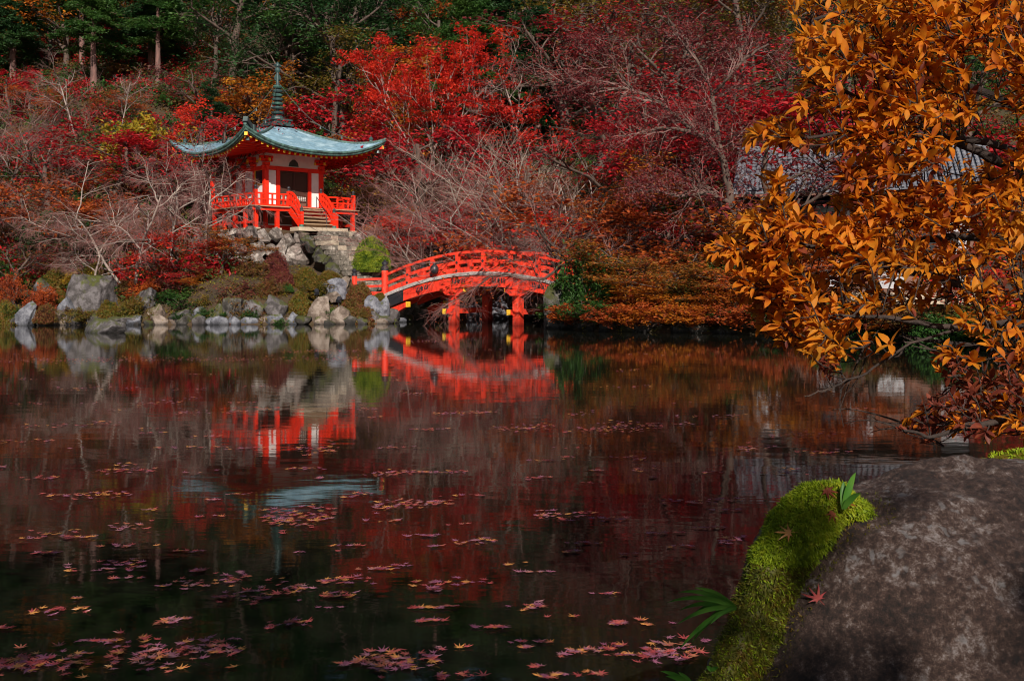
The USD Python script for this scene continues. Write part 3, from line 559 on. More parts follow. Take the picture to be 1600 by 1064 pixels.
def make_maple(name, seed, mats, dens=9, leaf=.16, spread=.22, openness=0, bark='bark', H=6.):
    rng = np.random.default_rng(seed)
    S = [(9, .10, .03, (6, 8), 55, .62, .55, .28), (7, .14, .02, (4, 6), 48, .55, .5, .3), (6, .16, .0, (4, 6), 45, .55, .5, .25), (4, .18, -.02, (0, 0), 0, 0, 0, 0)]
    out, tips = stems(rng, S, [((0, 0, -.3), (rng.normal(0, .12), rng.normal(0, .12), 1), H*.72, .13)])
    C = np.array([t[0] for t in tips]+[t[0]-t[1]*t[2]*.4 for t in tips])
    C = C[rng.random(len(C)) > openness]
    tree_class(name, bark, wood_of(out), mats, leaves(rng, C, dens, spread, leaf, up=.42, flat=.45))
def make_fan(name, seed, mats, H=9.):
    """open bright maple: several pale stems fanning up, leaves in flat pads at the ends"""
    rng = np.random.default_rng(seed)
    S = [(10, .06, .02, (5, 7), 34, .42, .5, .35), (7, .10, .05, (3, 5), 40, .5, .55, .35), (5, .13, .04, (2, 4), 42, .55, .5, .4), (4, .15, .0, (0, 0), 0, 0, 0, 0)]
    specs = [((0, 0, -.3), (math.cos(a_)*.62, math.sin(a_)*.5, 1), H*rng.uniform(.75, 1.0), .06) for a_ in np.linspace(0, 6.28, 10)[:-1]+.2]
    out, tips = stems(rng, S, specs)
    C = np.array([t[0] for t in tips]+[t[0]-t[1]*t[2]*.6 for t in tips]); C = C[(C[:, 2] > H*.25)]
    tree_class(name, 'bark_grey', wood_of(out), mats, leaves(rng, C, 13, .20, .19, up=.6, flat=.3))
def make_bare(name, seed, bark, twigm, specs, S, lim=2):
    rng = np.random.default_rng(seed); out, tips = stems(rng, S, specs)
    tw = join([tubes(L, 3) for l, L in sorted(out.items()) if l > lim]); tree_class(name, bark, wood_of(out, upto=lim), {'': twigm}, tw, 'twigs')
def make_cedar(name, seed, mats, H=18., bare=.36):
    rng = np.random.default_rng(seed); z = np.linspace(-.5, H, 14)
    tr = [(np.stack([rng.normal(0, .02, 14)*z*.3, rng.normal(0, .02, 14)*z*.3, z], 1), np.linspace(.34, .05, 14))]; C = []
    for k in range(84):
        t = rng.uniform(0, 1)**.85; zz = H*(bare+(1-bare)*t); L = (3.3*(1-t)**.7+.5)*rng.uniform(.7, 1.15); a_ = rng.uniform(0, 6.28)
        s = np.linspace(0, 1, 6); pts = np.stack([math.cos(a_)*L*s, math.sin(a_)*L*s, zz+.1*L*s-.32*L*s**2], 1); tr.append((pts, np.linspace(.06, .015, 6)))
        for q in range(int(5+5*L)):
            u_ = rng.uniform(.3, 1.0); i0 = u_*5; pp = np.array([np.interp(i0, range(6), pts[:, c]) for c in range(3)]); C.append(pp+rng.normal(0, .28, 3)*np.array([1, 1, .5]))
    C = np.array(C)
    tree_class(name, 'bark_cedar', join([tubes([tr[0]], 10), tubes(tr[1:], 4)]), mats, leaves(rng, C, 16, .24, .30, up=.35, asp=.45, flat=.6))
def make_broad(name, seed, mats, H=14., leaf=.28):
    """evergreen broadleaf crown of many clumps"""
    rng = np.random.default_rng(seed)
    S = [(9, .08, .05, (7, 9), 50, .5, .5, .25), (7, .12, .05, (4, 6), 48, .55, .5, .3), (5, .14, .03, (3, 4), 45, .6, .5, .3), (4, .15, 0, (0, 0), 0, 0, 0, 0)]
    out, tips = stems(rng, S, [((0, 0, -.5), (.05, 0, 1), H*.8, .3)])
    C = np.array([t[0] for t in tips]); C = C+rng.normal(0, .2, C.shape)
    tree_class(name, 'bark', wood_of(out), mats, leaves(rng, C, 26, .40, leaf, up=.4, flat=.7))
def make_dome(name, seed, mats, leaf=.10, n=6500, lump=.34):
    rng = np.random.default_rng(seed); v = unit(rng.normal(size=(n, 3))); v[:, 2] = np.abs(v[:, 2])*1.0-.12
    r = 1+lump*2*(meshkit.fbm(v*3.2+seed, octaves=5)-.5); p = v*r[:, None]*rng.uniform(.78, 1.05, n)[:, None]
    lv = leaves(rng, p, 1, .02, leaf*1.0, up=.25, asp=.6)
    core = ICO[3].vertices*np.array([.70, .70, .70]); core[:, 2] = np.maximum(core[:, 2], -.2)
    st = tubes([(np.array([(0, 0, -.4), (.02, 0, 0), (math.cos(a_)*.5, math.sin(a_)*.5, .45)]), np.array([.05, .04, .02])) for a_ in np.arange(6)], 5)
    tree_class(name, 'bark', st, mats, join([lv, (core, np.array(ICO[3].faces))]), 'foliage')
def make_wild(name, seed, mats, leaf=.10, n=60):
    """loose shrub: many stems with leafy ends"""
    rng = np.random.default_rng(seed); S = [(6, .12, .02, (4, 6), 38, .6, .6, .3), (5, .16, .02, (3, 4), 40, .6, .6, .3), (4, .2, 0, (0, 0), 0, 0, 0, 0)]
    specs = [((rng.normal(0, .1), rng.normal(0, .1), -.1), (math.cos(a_)*.8, math.sin(a_)*.8, 1), rng.uniform(.6, 1.), .025) for a_ in rng.uniform(0, 6.28, 11)]
    out, tips = stems(rng, S, specs); C = np.array([t[0] for t in tips])
    tree_class(name, 'bark', wood_of(out), mats, leaves(rng, C, 16, .085, leaf, up=.4, flat=.7), 'foliage')

SC, CR, MA, RU, OR, MX, YE = dict(_scarlet='leaf_scarlet'), dict(_crimson='leaf_crimson'), dict(_maroon='leaf_maroon'), dict(_rust='leaf_rust'), dict(_orange='leaf_orange'), dict(_mixed='leaf_mixed'), dict(_yellow='leaf_yellow')
make_maple('maple_a', 3, {**CR, **SC, **RU}, dens=9)
make_maple('maple_b', 4, {**MA, **OR, **MX, **YE}, dens=9)
make_maple('maple_thin', 5, {**MA, **RU, **CR}, dens=5, openness=.25, leaf=.13, spread=.26)
make_fan('maple_fan', 6, SC)
make_cedar('cedar_a', 7, dict(_green='leaf_green')); make_cedar('cedar_b', 8, dict(_green='leaf_deepgreen'), H=16., bare=.15)
make_broad('evergreen', 9, dict(_green='leaf_deepgreen', _light='leaf_green', _olive='leaf_olive'))
make_dome('round', 13, dict(_clipped='leaf_clipped'), leaf=.07, n=11000, lump=.10)
make_dome('dome', 10, dict(_olive='leaf_olive', _russet='leaf_russet', _wine='leaf_wine', _green='leaf_green'))
make_wild('wild', 12, dict(_green='leaf_green', _russet='leaf_russet', _wine='leaf_wine', _red='leaf_scarlet', _yellow='leaf_yellow', _rust='leaf_rust', _olive='leaf_olive', _orange='leaf_orange'))
# bare trees
TW = [(9, .10, .02, (6, 8), 45, .62, .55, .3), (8, .12, .02, (5, 7), 42, .58, .55, .25), (6, .14, .02, (5, 7), 38, .58, .5, .2), (5, .16, .0, (5, 7), 35, .55, .55, .15), (4, .18, -.02, (0, 0), 0, 0, 0, 0)]
def fanspec(rng, k, H, tilt, r): return [((rng.normal(0, .1), rng.normal(0, .1), -.3), (math.cos(a_)*tilt, math.sin(a_)*tilt, 1), H*rng.uniform(.8, 1.05), r) for a_ in np.arange(k)*6.28/k+rng.uniform(0, 1)]
r_ = np.random.default_rng(20); make_bare('twiggy_red', 21, 'bark_grey', 'twig_red', fanspec(r_, 4, 4.6, .55, .048), TW, 1)
make_bare('twiggy_brown', 22, 'bark', 'twig_brown', fanspec(r_, 3, 5.0, .5, .055), TW, 1)
PALE = [(9, .08, .05, (5, 7), 32, .6, .55, .35), (8, .10, .06, (4, 6), 32, .6, .55, .3), (6, .12, .04, (3, 5), 32, .6, .5, .3), (5, .14, .02, (0, 0), 0, 0, 0, 0)]
make_bare('pale_bare', 23, 'bark_pale', 'twig_pale', fanspec(r_, 5, 5.5, .4, .042), PALE, 1)
make_bare('slender_bare', 24, 'bark_grey', 'twig_brown', fanspec(r_, 1, 6., .1, .065), [(10, .07, .03, (6, 8), 38, .5, .55, .45)]+TW[1:])
WEEP = [(9, .10, .02, (6, 8), 58, .68, .58, .40), (9, .13, -.01, (7, 9), 46, .52, .55, .25), (7, .13, -.06, (7, 9), 42, .5, .5, .15), (6, .12, -.14, (6, 8), 38, .62, .6, .1), (5, .12, -.18, (0, 0), 0, 0, 0, 0)]
make_bare('weeping_a', 25, 'bark_pale', 'twig_red', fanspec(r_, 2, 5.0, .3, .062), WEEP, 2)
make_bare('weeping_b', 29, 'bark_pale', 'twig_red', fanspec(r_, 1, 5.2, .35, .075), WEEP, 2)

# ------------------------------------------------------------------ planting: picture column and depth give the spot, the top's picture row gives the height
rp = np.random.default_rng(31)
def plant(cls, name, label, cat_, px, Y, top, wide=1., group=None, rot=None, dy=0., sink=0.):
    x = (px-800)/F*Y; g = G(x, Y)+dy-sink; h = CAMZ-(top-YH)/F*Y-g; s = h/HT[cls]
    return place(cls, name, label, cat_, (x, Y, g), rp.uniform(0, 360) if rot is None else rot, (s*wide, s*wide, s), group)
TREES = [
 # evergreens of the hill
 ('cedar_a_green', 'cedar_tree', 'tall cedar with bare reddish trunk, left of its pair above the crimson maple', 'tree', 147, 76, -60, 1.5),
 ('cedar_a_green', 'cedar_tree', 'tall cedar with bare trunk, second from the left, above the yellow bush', 'tree', 247, 79, -50, 1.5),
 ('cedar_a_green', 'cedar_tree', 'dark trunked cedar just behind the leftmost pair of trunks', 'tree', 128, 82, -120, 1.2),
 ('cedar_b_green', 'evergreen_tree', 'dark evergreen filling the upper left corner of the hill', 'tree', 20, 78, -60, 1.5),
 ('evergreen_green', 'evergreen_tree', 'deep green broad tree behind and left of the spire', 'tree', 335, 80, -40, 1.2),
 ('evergreen_light', 'evergreen_tree', 'leafy green tree on the hill right above the spire', 'tree', 455, 84, -60, 1.2),
 ('cedar_b_green', 'evergreen_tree', 'dark green conifer low behind the pavilion roof at its left', 'tree', 330, 72, 120, 1.3),
 ('evergreen_green', 'evergreen_tree', 'big dark green tree behind the bright scarlet maple, to its left', 'tree', 560, 84, -30, 1.2),
 ('evergreen_light', 'evergreen_tree', 'big green tree behind the crown of the bright scarlet maple', 'tree', 680, 82, -40, 1.3),
 ('cedar_a_green', 'cedar_tree', 'cedar with a pinkish bare trunk right of the scarlet maple', 'tree', 738, 74, -30, 1.3),
 ('cedar_b_green', 'evergreen_tree', 'green conifer behind the pale fan-shaped bare tree', 'tree', 840, 76, 10, 1.4),
 ('evergreen_green', 'evergreen_tree', 'dark green tree on the skyline above the pale fan-shaped bare tree', 'tree', 800, 90, -70, 1.2),
 ('evergreen_olive', 'evergreen_tree', 'yellow-olive tree high on the hill above the purple maples', 'tree', 1050, 84, -30, 1.3),
 ('evergreen_olive', 'evergreen_tree', 'sunlit olive tree at the top edge beside the orange branches', 'tree', 1180, 80, -20, 1.3),
 ('evergreen_green', 'evergreen_tree', 'dark tree behind the tiled roof, mostly hidden by orange leaves', 'tree', 1330, 66, -40, 1.3),
 ('evergreen_green', 'evergreen_tree', 'dark tree at the far right behind the orange branches', 'tree', 1520, 60, -60, 1.3),
 ('evergreen_green', 'evergreen_tree', 'deep green bush-like tree behind the left weeping cherry', 'tree', 105, 53.5, 322, 1.7),
 ('evergreen_light', 'evergreen_tree', 'green tree seen between pavilion wall and bare maples at its right', 'tree', 545, 68, 258, 1.6),
 ('evergreen_light', 'evergreen_tree', 'leafy green tree between and behind the two left cedars', 'tree', 200, 86, -30, 1.4),
 ('evergreen_green', 'evergreen_tree', 'dark green tree left of the cedar pair', 'tree', 75, 82, -20, 1.4),
 ('evergreen_light', 'evergreen_tree', 'green tree right of the second cedar, above the left roof corner', 'tree', 300, 85, -10, 1.4),
 ('evergreen_green', 'evergreen_tree', 'shaded evergreen low on the slope right of the cedars', 'tree', 375, 80, 60, 1.5),
 ('evergreen_olive', 'evergreen_tree', 'olive green tree on the slope above the spire', 'tree', 520, 78, 30, 1.4),
 ('maple_a_rust', 'rust_maple', 'dark rust maple below the left cedar trunks', 'tree', 60, 70, 130, 1.7),
 ('maple_a_rust', 'rust_maple', 'rust maple between cedar trunks and yellow bush', 'tree', 205, 71, 140, 1.6),
 ('maple_thin_maroon', 'maroon_maple', 'dark maroon maple in the shade right of the second cedar', 'tree', 320, 74, 100, 1.6),
 ('maple_thin_maroon', 'crimson_maple', 'wine red maple low behind the left end of the pavilion roof', 'tree', 260, 62, 215, 1.9),
 ('maple_a_rust', 'rust_maple', 'rust brown maple above the left boulders', 'tree', 110, 56, 290, 1.8),
 ('maple_thin_crimson', 'crimson_maple', 'crimson maple between the leftmost bare trees', 'tree', 75, 59.5, 205, 1.9),
 ('maple_thin_maroon', 'purple_maple', 'purple maple at top centre, right of the fan-shaped bare tree', 'tree', 890, 72, 20, 1.9),
 ('maple_thin_crimson', 'purple_maple', 'maroon maple at the top edge above the dark crimson ones', 'tree', 1000, 70, -10, 1.9),
 ('maple_thin_maroon', 'purple_maple', 'dusky purple maple on the upper right slope', 'tree', 1110, 68, 0, 1.9),
 ('maple_thin_crimson', 'purple_maple', 'red-purple maple in front of the dark crimson ones on the right slope', 'tree', 960, 58, 135, 1.7),
 ('maple_a_crimson', 'crimson_maple', 'deep red maple above the roof, partly behind orange leaves', 'tree', 1220, 56, 120, 1.8),
 ('maple_a_rust', 'rust_maple', 'rust maple growing between shore maples and slope', 'tree', 1060, 48, 300, 2.0),
 ('maple_a_scarlet', 'scarlet_maple', 'red maple glowing behind the orange shore maple', 'tree', 950, 53, 320, 1.9),
 ('maple_b_mixed', 'shore_maple', 'mixed green and rust maple just right of the glossy bush', 'tree', 935, 45, 392, 2.2),
 ('maple_b_orange', 'shore_maple', 'orange shore maple before the house, left of the white wall', 'tree', 1215, 42.5, 330, 2.0),
 ('maple_a_rust', 'rust_maple', 'dark rust maple in front of the house front', 'tree', 1420, 41.5, 340, 2.0),
 # red, orange and yellow maples
 ('maple_fan_scarlet', 'scarlet_maple', 'bright scarlet maple with pale stems fanning out, tallest red tree on the hill', 'tree', 680, 70, 30, .85),
 ('maple_a_crimson', 'crimson_maple', 'broad crimson maple under the pair of cedar trunks', 'tree', 150, 61, 186, 1.9),
 ('maple_a_scarlet', 'scarlet_maple', 'small scarlet maple beside the yellow bush, left of the roof', 'tree', 300, 68, 152, 1.2),
 ('maple_a_crimson', 'crimson_maple', 'crimson maple right behind the spire of the pavilion', 'tree', 500, 72, 130, 1.5),
 ('maple_b_orange', 'orange_maple', 'orange-red maple behind the right eave of the pavilion', 'tree', 585, 70, 165, 1.6),
 ('maple_a_crimson', 'crimson_maple', 'crimson maple spreading below the scarlet fan maple', 'tree', 650, 66, 178, 1.7),
 ('maple_a_scarlet', 'scarlet_maple', 'red maple at the foot of the pinkish cedar trunk', 'tree', 775, 72, 135, 1.2),
 ('maple_a_scarlet', 'scarlet_maple', 'vivid red low maple behind the left half of the bridge', 'tree', 662, 62, 318, 2.0),
 ('maple_a_crimson', 'crimson_maple', 'glowing crimson low maple behind the middle of the bridge', 'tree', 760, 63, 300, 2.0),
 ('maple_b_orange', 'orange_maple', 'small orange maple growing above the round green bush', 'tree', 610, 63, 322, 1.4),
 ('maple_b_yellow', 'yellow_maple', 'yellow-leaved maple at the right corner of the pavilion', 'tree', 575, 66, 262, 1.3),
 ('maple_b_orange', 'orange_maple', 'orange maple on the slope left of the spire tip', 'tree', 405, 76, 90, 1.4),
 ('maple_a_crimson', 'crimson_maple', 'dark crimson maple at the top left behind the bare branches', 'tree', 25, 72, 100, 1.5),
 ('maple_a_rust', 'rust_maple', 'red-orange maple at the far left edge above the shore', 'tree', 25, 57, 262, 1.6),
 ('maple_thin_maroon', 'maroon_maple', 'maroon thin-leaved maple at the left edge over the first boulders', 'tree', 15, 52, 375, 2.0),
 ('maple_a_rust', 'rust_maple', 'rust coloured maple in the wood behind the left weeping cherry', 'tree', 190, 62, 262, 1.9),
 ('maple_thin_crimson', 'crimson_maple', 'thin red maple whose twigs cross the left end of the roof', 'tree', 320, 60, 172, 1.3),
 ('maple_a_rust', 'rust_maple', 'rust maple behind the right bare trees above the bridge', 'tree', 880, 62, 250, 1.6),
 ('maple_thin_maroon', 'purple_maple', 'wide purple-brown maple on the hill, top centre right', 'tree', 930, 66, 40, 1.9),
 ('maple_thin_maroon', 'purple_maple', 'purple-brown maple right of centre near the top edge', 'tree', 1070, 62, 30, 1.8),
 ('maple_thin_crimson', 'purple_maple', 'purple-red maple above the tiled roof beside the orange leaves', 'tree', 1200, 60, 70, 1.6),
 ('maple_a_crimson', 'crimson_maple', 'deep crimson maple left of the orange branches at mid height', 'tree', 1130, 58, 160, 1.7),
 ('maple_a_crimson', 'crimson_maple', 'dark crimson maple in the middle of the right slope', 'tree', 1000, 60, 165, 1.6),
 ('maple_b_orange', 'orange_maple', 'fiery orange maple on the right slope behind the leaning trunk', 'tree', 1010, 55, 240, 1.8),
 ('maple_a_rust', 'rust_maple', 'rust red maple hanging above the right bank', 'tree', 930, 51, 262, 1.6),
 ('maple_thin_maroon', 'maroon_maple', 'tall maroon maple with a dark leaning trunk by the tiled roof', 'tree', 1140, 46, 185, 1.5),
 ('maple_thin_rust', 'rust_maple', 'dark rust maple just right of the bridge', 'tree', 905, 48, 325, 2.0),
 ('maple_b_mixed', 'shore_maple', 'green and orange maple overhanging the right bank beside the bridge', 'tree', 975, 43.8, 372, 2.3),
 ('maple_b_mixed', 'shore_maple', 'orange and olive maple over the water left of the orange branch tip', 'tree', 1080, 42.3, 382, 2.4),
 ('maple_b_orange', 'shore_maple', 'bright orange low maple touching the water on the right bank', 'tree', 1010, 42.2, 432, 3.0),
 ('maple_b_mixed', 'shore_maple', 'green and red maple behind the orange leaves near the house', 'tree', 1190, 41.3, 400, 2.4),
 ('maple_a_rust', 'rust_maple', 'rust maple seen through the orange branches beside the white wall', 'tree', 1330, 40, 330, 1.8),
 ('maple_a_scarlet', 'scarlet_maple', 'bright red maple glimpsed at the right edge through the branches', 'tree', 1590, 30, 318, 1.6),
 ('maple_a_scarlet', 'island_maple', 'red maple on the island bank beneath the weeping cherries', 'tree', 262, 51.6, 352, 2.2),
 ('maple_b_mixed', 'island_maple', 'orange-red maple on the island bank left of the stone wall', 'tree', 345, 52.0, 352, 2.1),
 ('maple_a_crimson', 'island_maple', 'low crimson maple reaching to the water below the cherries', 'tree', 290, 50.6, 405, 2.5),
 ('maple_b_orange', 'island_maple', 'low orange maple right of the pale cherry trunks', 'tree', 300, 50.2, 428, 2.4),
 # bare trees
 ('twiggy_red', 'bare_maple', 'bare reddish maple with light grey stems standing behind the bridge', 'tree', 697, 58.5, 262, 1.3),
 ('twiggy_red', 'bare_maple', 'bare reddish maple behind the right half of the bridge', 'tree', 800, 58, 245, 1.5),
 ('twiggy_brown', 'bare_maple', 'bare brown tree with dark crooked limbs over the right end of the bridge', 'tree', 890, 49.5, 285, 1.35),
 ('twiggy_red', 'bare_maple', 'bare red-twigged tree behind the round bush', 'tree', 640, 66, 195, 1.2),
 ('twiggy_red', 'bare_maple', 'bare twiggy tree between the crimson maple and the pale bare tree', 'tree', 700, 62, 205, 1.4),
 ('pale_bare', 'pale_bare_tree', 'pale many-stemmed bare tree at the centre of the hill', 'tree', 790, 60, 158, 1.3),
 ('pale_bare', 'pale_bare_tree', 'pale bare shrub-like tree right of the centre above the bridge', 'tree', 850, 59, 190, 1.3),
 ('slender_bare', 'fan_bare_tree', 'slender fan-shaped pale bare tree before the green conifer', 'tree', 818, 71, 52, 1.25),
 ('slender_bare', 'slender_bare_tree', 'thin bare tree with light stem between the two cedars', 'tree', 182, 69, 92, 1.3),
 ('slender_bare', 'slender_bare_tree', 'thin bare tree left of the cedar trunks', 'tree', 122, 68, 78, 1.5),
 ('twiggy_brown', 'bare_tree', 'grey bare tree at the left edge above the orange maple', 'tree', 15, 62, 95, 1.4),
 ('twiggy_red', 'bare_tree', 'bare purplish tree at the left behind the crimson maple', 'tree', 50, 63, 165, 1.1),
 ('twiggy_brown', 'bare_tree', 'bare brown tree behind the left cherry near the left edge', 'tree', 35, 57, 245, 1.1),
 ('weeping_a', 'weeping_cherry', 'pale barked weeping cherry, bare, on the left part of the island', 'tree', 205, 51.0, 228, 1.25),
 ('weeping_b', 'weeping_cherry', 'leaning bare weeping cherry whose twigs cross the left eave', 'tree', 268, 53.4, 226, 1.2),
 ('weeping_b', 'weeping_cherry', 'small bare weeping cherry hanging over the big left boulder', 'tree', 165, 50.4, 345, 1.5),
 ('weeping_b', 'weeping_cherry', 'bare weeping cherry just left of the pavilion, twigs before its left eave', 'tree', 322, 54.0, 212, .95),
 # shrubs of the slope
 ('wild_yellow', 'yellow_bush', 'yellow-green bush between the cedar trunks and the roof', 'bush', 225, 66, 172, 1.0),
 ('wild_green', 'evergreen_bush', 'dark glossy bush at the right end of the bridge, beside the rail', 'bush', 912, 44.6, 372, .7),
 ('wild_green', 'evergreen_bush', 'low dark green bush on the mossy right bank', 'bush', 918, 43.2, 420, .8),
]
for t in TREES: plant(*t)
# a dense wood clothes the hill behind: one mass
def instancer(name, label, cat_, classes, pts, scales, rots, which):
    pi = UsdGeom.PointInstancer.Define(stage, numbered('/World', name)); rel = pi.CreatePrototypesRel()
    for k, c in enumerate(classes):
        q = stage.DefinePrim(f'{pi.GetPath()}/kind_{k:03d}', 'Xform'); q.GetReferences().AddInternalReference(Sdf.Path('/'+c)); rel.AddTarget(q.GetPath())
    pi.CreatePositionsAttr(Vt.Vec3fArray.FromNumpy(np.asarray(pts, np.float32))); pi.CreateProtoIndicesAttr(Vt.IntArray.FromNumpy(np.asarray(which, np.int32)))
    pi.CreateScalesAttr(Vt.Vec3fArray.FromNumpy(np.asarray(scales, np.float32)))
    pi.CreateOrientationsAttr(Vt.QuathArray([Gf.Quath(float(math.cos(a/2)), 0, 0, float(math.sin(a/2))) for a in rots]))
    return tag(pi, label, cat_, kind='stuff')
kinds = ['evergreen_green', 'evergreen_light', 'cedar_b_green', 'cedar_a_green', 'maple_a_rust', 'maple_b_orange', 'maple_thin_maroon', 'evergreen_olive']
pts, sc_, wh = [], [], []
for yy in np.arange(80, 136, 6.2):
    for xx in np.arange(-75, 75, 6.2):
        x, y = xx+rp.uniform(-2, 2), yy+rp.uniform(-2, 2)
        if abs(x/y) > .56: continue
        right = x > 2
        k = rp.choice(8, p=[.34, .2, .2, .1, .05, .04, .05, .02] if not right else [.2, .12, .1, .05, .12, .1, .16, .15])
        h = rp.uniform(10, 15) if k < 4 or k == 7 else rp.uniform(6, 9)
        if y > 118: h *= .75
        s = h/HT[kinds[k]]; pts.append((x, y, G(x, y)-.2)); sc_.append((s*1.4, s*1.4, s)); wh.append(k)
instancer('hillside_wood', 'dense mixed wood of evergreens and autumn trees covering the upper hill', 'wood', kinds, pts, sc_, rp.uniform(0, 6.28, len(pts)), wh)
def bank_points(rng, n, y0, y1, keep):
    y = rng.uniform(y0, y1, n); x = rng.uniform(-.54, .54, n)*y; g = ground(x, y); d = pond_dist(x, y)
    lx, ly = (x-PAV[0])*U[0]+(y-PAV[1])*U[1], (x-PAV[0])*V_[0]+(y-PAV[1])*V_[1]
    ok = ~((np.maximum(abs(lx), abs(ly)) < 4.7) | ((abs(lx-.3) < 1.7) & (ly > -10.2) & (ly < 0))) & keep(x, y, d)
    return np.stack([x, y, g], 1)[ok]
for nm, mt, lab, n, seed in (('undergrowth', 'leaf_russet', 'russet thicket of low undergrowth on the slope under the trees', 1500, 1), ('green_undergrowth', 'leaf_green', 'dark green low undergrowth scattered over the wooded slope', 1300, 2), ('red_undergrowth', 'leaf_crimson', 'crimson low undergrowth between the trunks on the slope', 1000, 3)):
    rng = np.random.default_rng(seed); B_ = bank_points(rng, n, 50, 92, lambda x, y, d: (d > 2.4) & ~((y < 58) & (x > -14) & (x < 0)))
    C = np.repeat(B_, 7, 0); h = np.repeat(rng.uniform(.4, 1.3, len(B_)), 7); q = unit(rng.normal(size=(len(C), 3))); q[:, 2] = abs(q[:, 2])
    C = C+q*h[:, None]*np.array([1.1, 1.1, .8])
    tag(obj(nm, leaves(rng, C, 13, .24, .24, up=.4, flat=.7), mt), lab, 'undergrowth', kind='stuff')

# ------------------------------------------------------------------ rocks of the shore
rr = np.random.default_rng(77)
def boulder(label, x0, x1, y0, y1, Y, mt='rock_grey', deep=.8, planes=11, sub=4, sink=.35, rough=.11, tilt=0.):
    w = (x1-x0)/F*Y; h = (y1-y0)/F*Y; c = W((x0+x1)/2, y1, Y); zb = c[2]; H_ = h*(1+sink)
    m = stone(rr, (w/2, w/2*deep, H_/2), sub, planes, rough*1.5, .42); b = m.bounds
    v_ = np.array(m.vertices); m.vertices = v_*(1+.10*fbm(v_/max(m.extents), 9, 4)[:, None])
    m.apply_translation(-m.bounds.mean(0)); e = m.extents; m.apply_scale([w/e[0], w*deep/e[1], H_/e[2]])
    if tilt: m.apply_transform(trimesh.transformations.rotation_matrix(tilt, [0, 1, 0]))
    m.apply_translation((c[0], Y+w*deep*.3, zb+h-H_/2))
    return tag(obj('boulder', m, mt, smooth=38), label, 'rock')
